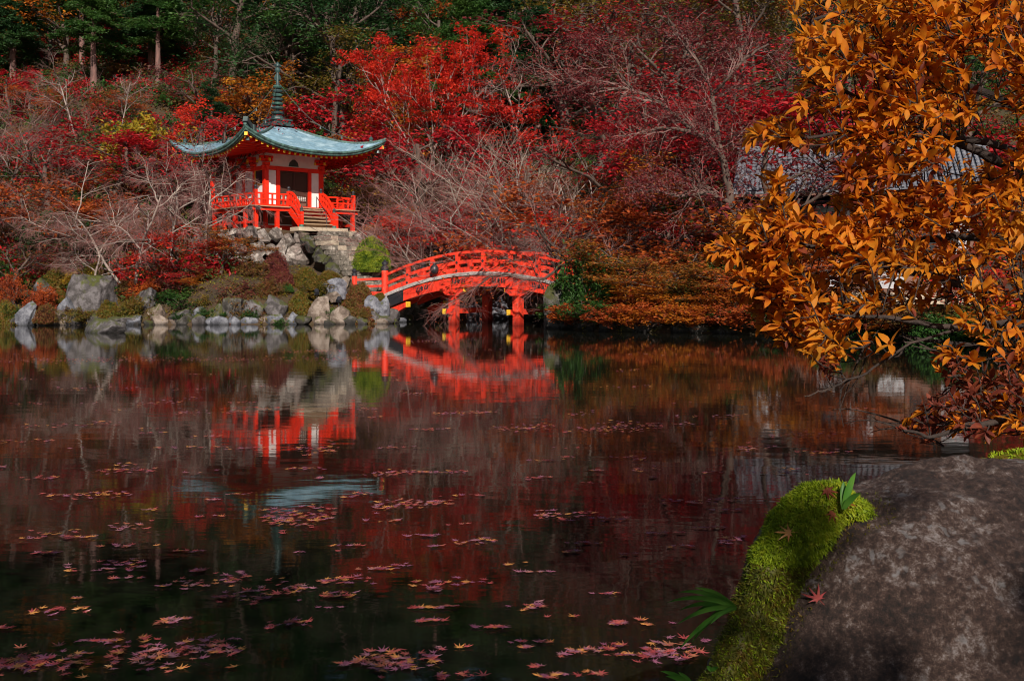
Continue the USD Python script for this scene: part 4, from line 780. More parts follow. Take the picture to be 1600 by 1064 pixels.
for a_ in [
 ('upright grey-blue rock at the left end of the island shore', 22, 57, 470, 509, 47.8, 'rock_blue'),
 ('grey lichen-spotted rock up the bank between olive shrubs at the left', 40, 84, 434, 467, 50.2, 'rock_grey'),
 ('largest dark boulder of the left bank, under the hanging cherry twigs', 98, 174, 428, 488, 49.6, 'rock_grey'),
 ('grey rock half hidden just left of the largest boulder', 80, 112, 462, 488, 48.9, 'rock_blue'),
 ('flat pinkish rock at the water, right of the upright left rock', 54, 96, 484, 509, 47.9, 'rock_warm'),
 ('dark wedge boulder standing out in the water at the left', 122, 195, 497, 525, 40.6, 'rock_grey', .9),
 ('blocky stone with a flat top above the shore, beneath the cherry trunks', 199, 243, 449, 482, 49.6, 'rock_grey'),
 ('pale speckled rock at the water below the flat topped block', 218, 262, 474, 509, 48.9, 'rock_warm'),
 ('grey shore rock under the dark green spreading shrub', 262, 300, 482, 509, 48.9, 'rock_grey'),
 ('pale grey shore rock right of the dark green shrub', 292, 326, 478, 509, 49.0, 'rock_blue'),
 ('mossy block in the shore wall, left of the twisted stem', 322, 350, 474, 509, 49.1, 'rock_moss'),
 ('tall mossy shore block with pale cracks', 345, 378, 464, 509, 49.2, 'rock_moss'),
 ('dark shore block beside the round grey boulder', 374, 411, 467, 509, 49.3, 'rock_grey'),
 ('smooth round grey boulder sitting on the shore ledge', 409, 449, 460, 491, 49.4, 'rock_grey', .8, 7),
 ('flat pale stone at the water under the round grey boulder', 411, 447, 493, 510, 49.0, 'rock_warm'),
 ('blue-grey stone at the water under the domed shrub', 446, 474, 487, 510, 49.2, 'rock_blue'),
 ('leaning tan slab right of the domed shrub', 478, 516, 462, 507, 49.5, 'rock_warm', .6),
 ('blue-grey ridged rock in the moss halfway up to the steps', 492, 541, 434, 461, 51.5, 'rock_blue', .7),
 ('small brown stones under the ridged blue rock', 508, 533, 455, 469, 51.0, 'rock_warm'),
 ('pinkish triangular boulder at the water, brightest of the shore', 509, 546, 478, 509, 49.4, 'rock_warm', .8, 8),
 ('small warm stone at the foot of the pinkish boulder', 490, 512, 494, 510, 49.1, 'rock_warm'),
 ('grey rounded rock beside the bridge end, behind the russet bush', 565, 593, 461, 491, 50.4, 'rock_blue'),
 ('upright pale grey rock right at the left bridge end', 585, 609, 463, 500, 50.4, 'rock_blue'),
 ('low brown rock in the water under the left bridge end', 584, 608, 497, 510, 49.8, 'rock_warm'),
 ('small grey stone between the two bridge end rocks', 578, 594, 486, 500, 50.0, 'rock_grey'),
 ('blue-grey rock on the far bank seen between the bridge piers', 728, 764, 474, 500, 57.5, 'rock_blue'),
 ('rough grey rock on the far bank right of the middle pier', 766, 795, 462, 500, 57.0, 'rock_blue'),
 ('low far bank stone under the bridge at the left', 655, 690, 482, 502, 58.5, 'rock_moss'),
 ('far bank stone beneath the deck behind the left pier', 690, 730, 486, 502, 58.8, 'rock_grey'),
 ('far bank rock seen right of the right pier', 812, 850, 480, 503, 55.0, 'rock_moss'),
 ('tall mossy rock face at the right bank beside the bridge', 848, 893, 440, 516, 44.6, 'rock_moss'),
 ('moss-hung block of the right bank below the glossy bush', 888, 936, 466, 518, 43.6, 'rock_moss'),
 ('dark low rock at the water under the orange shore maple', 934, 992, 486, 519, 42.6, 'rock_dark'),
 ('dark speckled rock left in the right bank wall', 1040, 1105, 484, 522, 41.0, 'rock_dark'),
 ('dark speckled rock in the middle of the right bank wall', 1098, 1160, 486, 523, 40.6, 'rock_moss'),
 ('dark block at the right end of the bank wall below the orange tip', 1152, 1226, 488, 525, 40.0, 'rock_dark'),
 ('shaded rock of the right bank between two maples', 988, 1046, 490, 521, 42.0, 'rock_moss'),
 ('shaded rock seen under the hanging orange leaves', 1222, 1300, 496, 530, 38.5, 'rock_moss'),
 ('grassy edge rock near the house under the branches', 1296, 1372, 506, 537, 36.0, 'rock_moss'),
]: boulder(*a_)
# joined rubble between the boulders, along the whole water line
def along(poly, step):
    out = []
    for a_, b_ in zip(poly[:-1], poly[1:]):
        n_ = max(1, int(np.linalg.norm(b_-a_)/step)); out += [a_+(b_-a_)*k/n_ for k in range(n_)]
    return np.array(out)
rev = thing('stone_edging', 'low edging of dark mossy stones along the island water line', 'stone edging')
for p in along(np.array([(-26, 48.25), (-20, 48.55), (-13, 48.85), (-9, 49.35), (-5.8, 50.0), (-5.4, 52), (-5.0, 55), (-3, 58.4)]), .52):
    s_ = rr.uniform(.25, .48); m = stone(rr, (s_, s_*.8, s_*rr.uniform(.6, 1.1)), 2, 9, .12); m.apply_translation((p[0]+rr.uniform(-.15, .15), p[1]+rr.uniform(-.1, .35), rr.uniform(.0, .22))); obj('stone', m, ['rock_moss', 'rock_grey', 'rock_warm', 'rock_blue'][rr.choice(4, p=[.45, .3, .15, .1])], rev, 38)
rev = thing('stone_edging', 'dark shaded edging stones of the right bank beyond the bridge', 'stone edging')
for p in along(np.array([(3.5, 57), (5, 53), (3.5, 48), (2.3, 44), (3, 41.9), (5.5, 40.9), (8, 39.9), (11, 37.4), (13, 33.1), (13.6, 28)]), .6):
    s_ = rr.uniform(.2, .42); m = stone(rr, (s_, s_*.8, s_*rr.uniform(.5, 1.3)), 2, 9, .16); m.apply_translation((p[0]+rr.uniform(-.1, .4), p[1]+rr.uniform(-.1, .35), rr.uniform(-.05, .2))); obj('stone', m, ['rock_moss', 'rock_dark'][rr.choice(2)], rev, 38)
ab = thing('bridge_abutment', 'stone abutment under the left end of the bridge', 'abutment')
for row in range(3):
    for k in range(8):
        p = B0+bd*(-5.55-.1*row+rr.uniform(-.1, .1))+bn*(-1.7+.48*k); m = stone(rr, (.36, .32, .28), 2, 9, .1); m.apply_translation((p[0], p[1], .12+.36*row)); obj('stone', m, ['rock_moss', 'rock_grey', 'rock_warm'][rr.choice(3)], ab, 38)
ab = thing('bridge_abutment', 'stone abutment under the right end of the bridge', 'abutment')
for row in range(3):
    for k in range(8):
        p = B0+bd*(5.75+rr.uniform(-.1, .1))+bn*(-1.7+.48*k); m = stone(rr, (.36, .32, .28), 2, 9, .1); m.apply_translation((p[0], p[1], .12+.36*row)); obj('stone', m, ['rock_moss', 'rock_grey'][rr.choice(2)], ab, 38)

# ------------------------------------------------------------------ clipped and wild shrubs of the island
def shrub(cls, name, label, x0, x1, y0, y1, Y, deep=.9):
    w = (x1-x0)/F*Y; h = (y1-y0)/F*Y; c = W((x0+x1)/2, y1, Y); s = w/2/1.02 if cls.startswith(('dome', 'round')) else w/1.7
    hz = h/1.03/1.05 if cls.startswith(('dome', 'round')) else h/HT[cls]
    return place(cls, name, label, 'bush', (c[0], c[1]+w*.2, c[2]-.02), rr.uniform(0, 360), (s, s*deep, hz))
for a_ in [
 ('round_clipped', 'clipped_bush', 'big round clipped green bush right of the stone steps', 549, 609, 361, 415, 54.6),
 ('dome_olive', 'azalea_bush', 'olive dome shrub behind the rocks at the far left', 57, 108, 413, 446, 51.2),
 ('dome_olive', 'azalea_bush', 'brown-green dome shrub left of the cherry trunks', 128, 164, 405, 432, 51.8),
 ('dome_russet', 'azalea_bush', 'low olive-brown shrub between the left shore rocks', 48, 88, 469, 500, 47.7),
 ('dome_olive', 'azalea_bush', 'brownish shrub right of the largest boulder', 147, 188, 463, 500, 48.6),
 ('wild_olive', 'trailing_shrub', 'thin trailing shrub above the wedge boulder', 92, 142, 478, 508, 48.0),
 ('dome_olive', 'azalea_bush', 'small green shrub on top of the left bank', 78, 104, 448, 470, 49.8),
 ('wild_yellow', 'yellow_shrub', 'small yellow-green shrub above the largest boulder', 98, 138, 418, 446, 50.5),
 ('wild_green', 'spreading_shrub', 'dark green spreading shrub above the middle shore rocks', 232, 324, 446, 486, 49.4),
 ('wild_olive', 'spreading_shrub', 'olive shrub hanging over the shore wall beside the green one', 296, 350, 456, 494, 49.5),
 ('wild_wine', 'wine_shrub', 'wine red shrub over the tall mossy shore blocks', 335, 412, 436, 476, 49.9),
 ('wild_russet', 'russet_shrub', 'russet shrub with grey twigs at the foot of the stone wall', 345, 420, 396, 448, 52.0),
 ('dome_wine', 'azalea_bush', 'wine red rounded shrub against the pale wall stones', 404, 450, 387, 426, 53.0),
 ('dome_wine', 'azalea_bush', 'purple-brown shrub in front of the wall, above the olive one', 408, 462, 410, 446, 52.2),
 ('dome_olive', 'azalea_bush', 'olive shrub left of the steps with pale stems', 450, 500, 412, 446, 52.6),
 ('dome_olive', 'azalea_bush', 'olive shrub touching the lower stone steps', 488, 536, 418, 444, 52.9),
 ('dome_russet', 'azalea_bush', 'broad mixed green and russet shrub in the middle of the island bank', 385, 442, 436, 466, 50.6),
 ('dome_green', 'azalea_bush', 'small bright green ball shrub', 438, 459, 440, 454, 51.2),
 ('dome_olive', 'azalea_bush', 'large olive and brown dome shrub at the water left of the tan slab', 443, 493, 449, 496, 49.9),
 ('dome_russet', 'azalea_bush', 'brown-green dome shrub above the shore, left of the bridge end', 534, 585, 434, 478, 51.0),
 ('dome_russet', 'azalea_bush', 'orange-brown dome shrub touching the water left of the bridge end', 540, 590, 470, 509, 49.9),
 ('dome_olive', 'azalea_bush', 'low mossy shrub under the left bridge post', 580, 606, 454, 472, 51.4),
 ('wild_green', 'water_plant', 'green tuft at the water below the flat pale stone', 427, 451, 495, 511, 48.8),
 ('wild_rust', 'rust_shrub', 'rusty shrub between the cherry trunks and the shore', 196, 262, 430, 470, 50.4),
 ('wild_russet', 'russet_shrub', 'russet low shrub left of the cherry trunks', 160, 214, 432, 470, 50.4),
 ('wild_rust', 'rust_shrub', 'rusty leafy shrub at the far left shore', -6, 40, 420, 474, 50.0),
 ('dome_olive', 'azalea_bush', 'dark shrub at the left picture edge by the water', -14, 26, 462, 508, 48.4),
 ('wild_rust', 'shore_shrub', 'rust orange shrub hanging to the water right of the mossy rocks', 925, 1010, 440, 516, 42.3),
 ('wild_orange', 'shore_shrub', 'bright orange shrub drooping to the water on the right bank', 985, 1075, 428, 510, 41.6),
 ('wild_olive', 'shore_shrub', 'olive shrub above the orange drooping one', 1040, 1120, 420, 490, 41.4),
 ('wild_orange', 'shore_shrub', 'orange shrub below the tip of the near orange branch', 1095, 1180, 430, 512, 40.8),
 ('wild_rust', 'shore_shrub', 'rust shrub at the water behind the lowest orange leaves', 1165, 1250, 436, 520, 39.6),
 ('wild_rust', 'shore_shrub', 'dark rust shrub beside the house end of the bank', 1240, 1330, 440, 524, 38.0),
 ('wild_green', 'shore_shrub', 'green shrub against the tall mossy rock by the bridge', 872, 925, 420, 480, 44.4),
 ('wild_russet', 'russet_shrub', 'russet shrub between the round grey boulder and the wine shrub', 392, 450, 430, 470, 50.4),
 ('wild_olive', 'olive_shrub', 'loose olive shrub beside the small green ball', 455, 520, 430, 468, 51.2),
 ('wild_russet', 'russet_shrub', 'thin russet shrub over the dark middle shore blocks', 352, 410, 458, 500, 49.3),
 ('wild_olive', 'olive_shrub', 'olive shrub left of the speckled shore rock', 180, 232, 455, 500, 48.8),
 ('wild_wine', 'wine_shrub', 'wine red shrub above the blocky flat-topped stone', 225, 300, 415, 462, 50.6),
 ('wild_rust', 'rust_shrub', 'rust shrub behind the upright left rock', 30, 92, 440, 490, 48.9),
 ('wild_green', 'green_shrub', 'dark green shrub on the right bank behind the orange tip', 1105, 1180, 396, 470, 42.4),
 ('wild_green', 'green_shrub', 'green shrub by the white wall among the orange leaves', 1170, 1240, 420, 500, 40.6),
 ('dome_green', 'green_shrub', 'grassy green mound at the water under the orange branches', 1330, 1440, 500, 545, 34.5),
 ('dome_green', 'green_shrub', 'green mound beyond the water at the right under the thick limb', 1420, 1560, 470, 556, 30.5),
]: shrub(*a_)
# moss and litter over the island bank
for nm, mt, lab, n, seed, size in (('bank_moss', 'ground_moss', 'yellow-green moss and grass covering the island bank', 15000, 5, .07), ('leaf_litter', 'litter', 'fallen red-brown leaves lying on the island bank', 4500, 6, .07)):
    rng = np.random.default_rng(seed); B_ = bank_points(rng, n, 47, 60, lambda x, y, d: (d > .05) & (x < 0)); B_ = np.vstack([B_, bank_points(rng, n//2, 34, 50, lambda x, y, d: (d > .05) & (x > 1))])
    tag(obj(nm, leaves(rng, B_+np.array([0, 0, .02]), 6, .13, size*1.4, up=.5 if seed == 5 else .8, flat=.25), mt), lab, 'moss' if seed == 5 else 'leaf litter', kind='stuff')
for k, p in enumerate(along(np.array([(-24, 48.45), (-20, 48.75), (-13, 49.1), (-9, 49.6), (-6.2, 50.2)]), .9)):
    kd = ['wild_green', 'wild_olive', 'wild_russet'][int(rr.choice(3, p=[.4, .35, .25]))]; s_ = rr.uniform(.28, .5)
    place(kd, 'shore_fern', 'small %s tuft growing between the edging stones of the island shore' % dict(wild_green='green', wild_olive='olive', wild_russet='brown')[kd], 'plant', (p[0]+rr.uniform(-.3, .3), p[1]+rr.uniform(-.1, .3), .22), rr.uniform(0, 360), (s_*1.3, s_*1.3, s_), '%s tufts between the island edging stones' % kd[5:])
# garden spotlights
def spotlight(label, px, py, Y, rot):
    c = W(px, py, Y); t = thing('garden_spotlight', label, 'spotlight', c, rot)
    m = cyl((0, 0, 0), .09, .24, 14, .12); m.apply_transform(trimesh.transformations.rotation_matrix(-1.0, [1, 0, 0])); m.apply_translation((0, 0, .2))
    obj('lamp_head', m, 'black_metal', t); obj('stake', cyl((0, .02, -.05), .025, .4, 8), 'black_metal', t); obj('bracket', box((0, 0, .1), (.26, .03, .05)), 'black_metal', t)
spotlight('small black garden spotlight in the moss above the tan slab', 495, 463, 50.6, 20); spotlight('small black garden spotlight above the pinkish boulder', 529, 475, 50.0, -20)
c = B0+bd*(-2.55)-bn*1.78; t = thing('bridge_lamp', 'round black lamp fixed outside the left half of the bridge rail', 'lamp', (c[0], c[1], dz(-2.55)+.02), math.degrees(BA))
obj('lamp_body', lathe((0, 0, .12), [[0, 0], [.10, .02], [.19, .12], [.2, .24], [.15, .36], [.06, .44], [.05, .5], [0, .5]], 16), 'black_metal', t, 40); obj('bracket', box((0, .12, .2), (.05, .3, .05)), 'black_metal', t)
# hanging bare branch before the bridge, growing from the right bank
rb = np.random.default_rng(41); hb = thing('hanging_branch', 'bare branch with few brown leaves hanging before the bridge from the right bank', 'branch')
main = np.array([W(*q) for q in ((905, 400, 44.4), (880, 415, 44.6), (850, 436, 45.0), (820, 437, 45.4), (790, 428, 45.8), (765, 433, 46.2), (745, 448, 46.6), (720, 465, 47.0), (690, 478, 47.4))])
out, tips = {0: [(main, np.linspace(.07, .02, len(main)))]}, []
SB = [(6, .16, -.02, (4, 6), 40, .6, .6, .2), (5, .18, -.05, (3, 4), 38, .6, .6, .2), (4, .2, -.06, (0, 0), 0, 0, 0, 0)]
for k in range(2, len(main)):
    for _ in range(5):
        d = unit(main[k]-main[k-1]+rb.normal(0, .25, 3)*np.array([.6, .6, 1])); o2 = {}; grow(rb, main[k-1]+(main[k]-main[k-1])*rb.random(), d, rb.uniform(.7, 1.7), .014, 0, SB, o2, tips)
        for l, L in o2.items(): out.setdefault(l+1, []).extend(L)
obj('branch', tubes(out[0], 6), 'bark', hb); obj('twigs', join([tubes(L, 3) for l, L in out.items() if l]), 'twig_red', hb).SetCustomDataByKey('kind', 'stuff')
C = np.array([t[0] for t in tips]); C = C[rb.random(len(C)) < .35]; tag(obj('leaves', leaves(rb, C, 1, .03, .09, up=.2), 'leaf_rust', hb), kind='stuff')

lm = thing('leaning_maple', 'maroon maple with a dark crooked leaning trunk beside the tiled roof', 'tree'); rl = np.random.default_rng(43)
LT = [[(1158, 400, 46, 15), (1150, 366, 46, 13), (1143, 320, 46, 12), (1136, 280, 46, 11), (1128, 245, 45.9, 10), (1108, 218, 45.6, 8), (1075, 206, 45.3, 6), (1035, 200, 45, 4), (1000, 208, 44.8, 3)], [(1128, 245, 45.9, 8), (1118, 190, 46.2, 7), (1112, 140, 46.5, 5), (1090, 95, 46.8, 4), (1060, 60, 47, 3)],
      [(1112, 150, 46.4, 5), (1140, 120, 46, 5), (1165, 90, 46, 4), (1200, 70, 46, 3)], [(1090, 210, 45.4, 6), (1030, 160, 45.4, 5), (985, 138, 45.6, 5), (940, 140, 45.8, 4), (890, 128, 46, 3), (850, 132, 46.2, 2)], [(985, 138, 45.6, 4), (960, 105, 45.6, 3), (905, 85, 45.8, 2)], [(1143, 318, 46, 7), (1105, 300, 45.6, 6), (1060, 308, 45.3, 5), (1020, 296, 45, 3), (985, 300, 44.8, 2)]]
out, tips = {}, []
for L in LT:
    A_ = np.array([W(a_, b_, c_) for a_, b_, c_, _ in L]); rad = np.array([d/1700*c_/2*1.1 for _, _, c_, d in L]); q = np.linspace(0, len(L)-1, (len(L)-1)*4+1)
    pts = np.stack([np.interp(q, range(len(L)), A_[:, k]) for k in range(3)], 1); pts[1:-1] = (pts[:-2]+2*pts[1:-1]+pts[2:])/4; pts += rl.normal(0, .02, pts.shape); rq = np.interp(q, range(len(L)), rad); out.setdefault(0, []).append((pts, rq))
    for k in range(5 if L[0][0] == 1158 else 1, len(pts)-1):
        for _ in range(1):
            o2 = {}; grow(rl, pts[k], unit((pts[k+1]-pts[k])/np.linalg.norm(pts[k+1]-pts[k])*.6+rl.normal(0, .5, 3)+np.array([0, 0, .2])), rl.uniform(.8, 1.9), min(.03, rq[k]*.5), 0, [(6, .14, .0, (4, 6), 42, .6, .6, .2), (5, .16, -.01, (3, 5), 40, .6, .6, .2), (4, .2, 0, (0, 0), 0, 0, 0, 0)], o2, tips)
            for l, LL in o2.items(): out.setdefault(l+1, []).extend(LL)
for t in out[0]: obj('limb', tubes([t], 8), 'bark', lm, True)
obj('twigs', join([tubes(L, 3) for l, L in out.items() if l]), 'twig_brown', lm).SetCustomDataByKey('kind', 'stuff')
C = np.array([t[0] for t in tips]); C = C[rl.random(len(C)) < .8]; tag(obj('crown', leaves(rl, C, 9, .22, .12, up=.4, flat=.5), 'leaf_maroon', lm), kind='stuff')
for k, p in enumerate(along(np.array([(4.6, 52.), (3.3, 48), (2.4, 44.2), (3, 42.0), (5.5, 41.0), (8, 40.0), (11, 37.5), (13, 33.3), (13.6, 28)]), .85)):
    kd = ['wild_rust', 'wild_orange', 'wild_green', 'wild_russet', 'wild_olive'][int(rl.choice(5, p=[.3, .25, .15, .15, .15]))]; s_ = rl.uniform(.75, 1.15)
    place(kd, 'bank_shrub', 'low %s shrub overhanging the shaded edging stones of the right bank' % dict(wild_rust='rust red', wild_orange='orange', wild_green='green', wild_russet='brown', wild_olive='olive')[kd], 'bush', (*(p+unit(np.array([0., 32.])-p)*.25), .30), rl.uniform(0, 360), (s_*1.5, s_*1.5, s_*.75), '%s shrubs overhanging the right bank' % kd[5:])
# ------------------------------------------------------------------ the house behind the orange branches
hx, hy, hr = 15.2, 47.5, -16.0
ho = thing('garden_house', 'dark timbered house with white wall panels and grey tiled roof behind the orange leaves', 'house', (hx, hy, 1.1), hr)
def Hh(name, m, mt, p=None): return obj(name, m, mt, p or ho)
Hh('plinth', box((0, 2.5, .1), (9.4, 5.4, .5)), 'slab_stone'); Hh('back_wall', box((0, 4.9, 2.5), (9, .12, 4.4)), 'brown_board')
for k in range(8): Hh('post', box((-4.5+k*1.2857, 0, 2.5), (.17, .17, 4.4)), 'brown_board')
for k in range(7):
    x = -4.5+1.2857*(k+.5)
    Hh('wall_panel', box((x, .02, 1.15), (1.11, .06, 1.3)), 'brown_board' if k % 2 else 'grey_plaster'); Hh('wall_panel', box((x, .02, 3.05), (1.11, .06, 2.2)), 'grey_plaster' if k not in (1, 2, 4, 5) else ('brown_board' if k in (1, 4) else 'dark_glass'))
for z in (.45, 1.88, 4.3): Hh('rail_beam', box((0, -.01, z), (9.3, .16, .16)), 'brown_board')
for sx_ in (-1, 1): Hh('side_wall', box((sx_*4.5, 2.5, 2.5), (.1, 4.8, 4.3)), 'grey_plaster')
rf = Hh('roof', hull([(-5.4, -1.3, 4.75), (5.4, -1.3, 4.75), (-5.4, -1.3, 4.65), (5.4, -1.3, 4.65), (-5.4, 2.5, 6.85), (5.4, 2.5, 6.85), (-5.4, 6.3, 4.75), (5.4, 6.3, 4.75), (-5.4, 6.3, 4.65), (5.4, 6.3, 4.65)]), 'roof_tile')
e1, e2 = np.array([0, -1.36, 4.80]), np.array([0, 2.5, 6.93]); tl = []
for k in range(48):
    x = -5.3+k*.2255
    for q in range(13):
        a_, b_ = e1+(e2-e1)*q/13, e1+(e2-e1)*(q+1.02)/13; up_ = np.array([0, -.02, .035])
        pts = []
        for an in np.linspace(0, math.pi, 5): pts += [(x+.075*math.cos(an), a_[1], a_[2]+.075*math.sin(an)+.012), (x+.066*math.cos(an), b_[1], b_[2]+.066*math.sin(an)-.012)]
        tl.append(hull(pts))
tag(obj('roof_tiles', cat(tl), 'roof_tile', rf), kind='stuff'); Hh('ridge', box((0, 2.5, 7.0), (10.9, .3, .34)), 'roof_tile', rf); Hh('fascia', box((0, -1.24, 4.6), (10.8, .06, .14)), 'brown_board', rf)
for k in range(22): Hh('rafter', beam((-5.2+k*.495, .3, 5.45), (-5.2+k*.495, -1.2, 4.62), .08, .1), 'brown_board', rf)

# ------------------------------------------------------------------ foreground: boulder, moss, grass
def blob(spheres, edge=.03, it=12):
    """hulls of consecutive (centre, radius) balls, refined and smoothed"""
    H_ = []
    bs = [m3.Manifold.sphere(r, 32).translate(tuple(map(float, c))) for c, r in spheres]
    M_ = m3.Manifold.batch_boolean([m3.Manifold.batch_hull([a_, b_]) for a_, b_ in zip(bs[:-1], bs[1:])], m3.OpType.Add).refine_to_length(edge); me = M_.to_mesh()
    t = trimesh.Trimesh(me.vert_properties[:, :3], me.tri_verts); trimesh.smoothing.filter_taubin(t, iterations=it); return t
rock = blob([(W(1545, 965, 2.95), .43), (W(1392, 1000, 2.79), .395), (W(1312, 1170, 2.70), .385), (W(1700, 1100, 2.9), .5), (W(1545, 965, 2.95), .43), (W(1500, 1300, 2.7), .6), (W(1400, 1500, 2.7), .55)], .0095, 30)
v = rock.vertices; nrm = rock.vertex_normals
rock.vertices = v+nrm*(fbm(v, 2.2, 3)*.16+fbm(v, 6, 5)*.07-np.abs(fbm(v, 13, 5))*.045+fbm(v, 50, 4)*.012)[:, None]
rfc = np.random.default_rng(5); cen = rock.vertices.mean(0)
for n_, d_ in ((( -.55, -.65, .55), .44), ((.35, -.7, .6), .50), ((-.2, -.95, .1), .50), ((.1, -.5, .86), .47)):
    n_ = unit(np.array(n_)); v = np.array(rock.vertices); e_ = np.maximum((v-np.array(W(1500, 985, 2.9)))@n_-d_*.92, 0); rock.vertices = v-(e_*.45)[:, None]*n_
rk = tag(obj('foreground_boulder', rock, 'near_rock', smooth=True), 'large dark lichen-flecked boulder filling the lower right corner', 'rock')
MB = [(1322, 790, 2.74, .030), (1272, 790, 2.73, .054), (1226, 835, 2.71, .056), (1196, 900, 2.69, .048), (1170, 970, 2.66, .042), (1140, 1030, 2.62, .040), (1116, 1110, 2.6, .045), (1130, 1300, 2.6, .09)]
H_ = []
for a_, b_ in zip(MB[:-1], MB[1:]):
    H_.append(m3.Manifold.batch_hull([m3.Manifold.sphere(r*q, 24).translate(tuple(map(float, W(x+dx, y+dx*.5, dd+dx*.0006)))) for x, y, dd, r in (a_, b_) for dx, q in ((0, 1), (26, .9))]))
me = m3.Manifold.batch_boolean(H_, m3.OpType.Add).refine_to_length(.013).to_mesh(); mo = trimesh.Trimesh(me.vert_properties[:, :3], me.tri_verts); trimesh.smoothing.filter_taubin(mo, iterations=14)
mo.vertices += mo.vertex_normals*(fbm(mo.vertices, 11, 4)*.06)[:, None]
ms_ = thing('moss_cushion', 'bright green moss cushion on the left flank of the big boulder', 'moss')
obj('cushion', mo, 'moss_dark', ms_, True)
def fronds(mesh, n, size, rng, keep=None):
    p, fi = trimesh.sample.sample_surface(mesh, n, seed=int(rng.integers(1e6))); nr = mesh.face_normals[fi]
    ok = nr[:, 2] > -.5
    p, nr = p[ok], nr[ok]; d = unit(nr+rng.normal(0, .55, p.shape)); s = size*rng.uniform(.5, 1.5, len(p))[:, None]; b_ = unit(np.cross(d, rng.normal(size=p.shape)))*s*.16; bend = rng.normal(0, .25, p.shape)*s+np.array([0, 0, -.2])*s
    Vv = np.stack([p-b_, p+b_, p+d*s*.6+b_*.9, p+d*s*.6-b_*.9, p+d*s+bend], 1).reshape(-1, 3); k = np.arange(len(p))[:, None]*5
    return Vv, np.vstack([k+[0, 1, 2], k+[0, 2, 3], k+[3, 2, 4]])
rm = np.random.default_rng(51)
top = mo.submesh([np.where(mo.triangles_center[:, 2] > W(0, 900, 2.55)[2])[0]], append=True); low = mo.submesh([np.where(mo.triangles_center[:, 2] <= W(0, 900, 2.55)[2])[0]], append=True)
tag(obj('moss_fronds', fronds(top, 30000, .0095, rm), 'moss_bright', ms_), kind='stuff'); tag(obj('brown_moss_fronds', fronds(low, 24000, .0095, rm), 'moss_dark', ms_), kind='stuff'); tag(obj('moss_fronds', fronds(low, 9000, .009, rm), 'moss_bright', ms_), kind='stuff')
from scipy.spatial import cKDTree
dm_ = cKDTree(mo.vertices).query(rock.triangles_center)[0]; near = rock.submesh([np.where((dm_ < .05) & (rock.triangles_center[:, 1] < 2.9))[0]], append=True)
tag(obj('creeping_moss', fronds(near, 3500, .007, rm), 'moss_dark', ms_), 'thin brown-green moss creeping onto the stone', kind='stuff')
m2 = blob([(W(1560, 735, 3.5), .05), (W(1640, 760, 3.5), .12), (W(1760, 800, 3.5), .2)], .02, 6); m2.vertices += m2.vertex_normals*(fbm(m2.vertices, 12, 4)*.03)[:, None]
ms2 = thing('moss_cushion', 'small moss cushion behind the boulder at the right edge', 'moss'); obj('cushion', m2, 'moss_dark', ms2, True); tag(obj('moss_fronds', fronds(m2, 9000, .016, rm), 'moss_bright', ms2), kind='stuff')
def blades(label, base, tips_, w, name='grass_tuft', mt='grass_blade'):
    t = thing(name, label, 'grass')
    for tip in tips_:
        b_, e_ = np.array(base, float), np.array(tip, float); mid = (b_+e_)/2+np.array([0, 0, .35*np.linalg.norm(e_-b_)*.6]); q = np.linspace(0, 1, 9)[:, None]
        pts = b_*(1-q)**2+mid*2*q*(1-q)+e_*q*q; tg = np.gradient(pts, axis=0); sd = unit(np.cross(tg, [0.2, 1., .3])); wd = (w*np.array([.55, .8, .95, 1, .95, .85, .65, .4, .04]))[:, None]; dn = unit(np.cross(sd, tg))
        Vv = np.concatenate([pts-sd*wd, pts+dn*wd*.35, pts+sd*wd]); F_ = []
        for k in range(8):
            for o_ in (0, 9): F_ += [[k+o_, k+1+o_, k+10+o_], [k+o_, k+10+o_, k+9+o_]]
        obj('blade', (Vv, np.array(F_)), mt, t, True)
rg = np.random.default_rng(61)
base = W(1150, 950, 2.46)
blades('tuft of long green grass blades leaning over the water from the mossy rock', base, [W(x, y, 2.46+rg.uniform(-.1, .12)) for x, y in ((1042, 941), (1060, 925), (1085, 918), (1062, 953), (1058, 975), (1085, 958), (1095, 985), (1082, 1002), (1110, 975), (1100, 930), (1120, 960), (1060, 1016))], .0065)
blades('single upright green blades growing between moss and boulder', W(1318, 795, 2.66), [W(1337, 738, 2.66), W(1318, 752, 2.68), W(1345, 770, 2.62)], .0085)
blades('two grass blades at the bottom edge below the moss', W(1085, 1078, 2.3), [W(1032, 1048, 2.3), W(1040, 1056, 2.28), W(1060, 1050, 2.33)], .007)
blades('short pale sprig at the foot of the moss', W(1112, 1048, 2.33), [W(1104, 1040, 2.33), W(1122, 1042, 2.31)], .005)
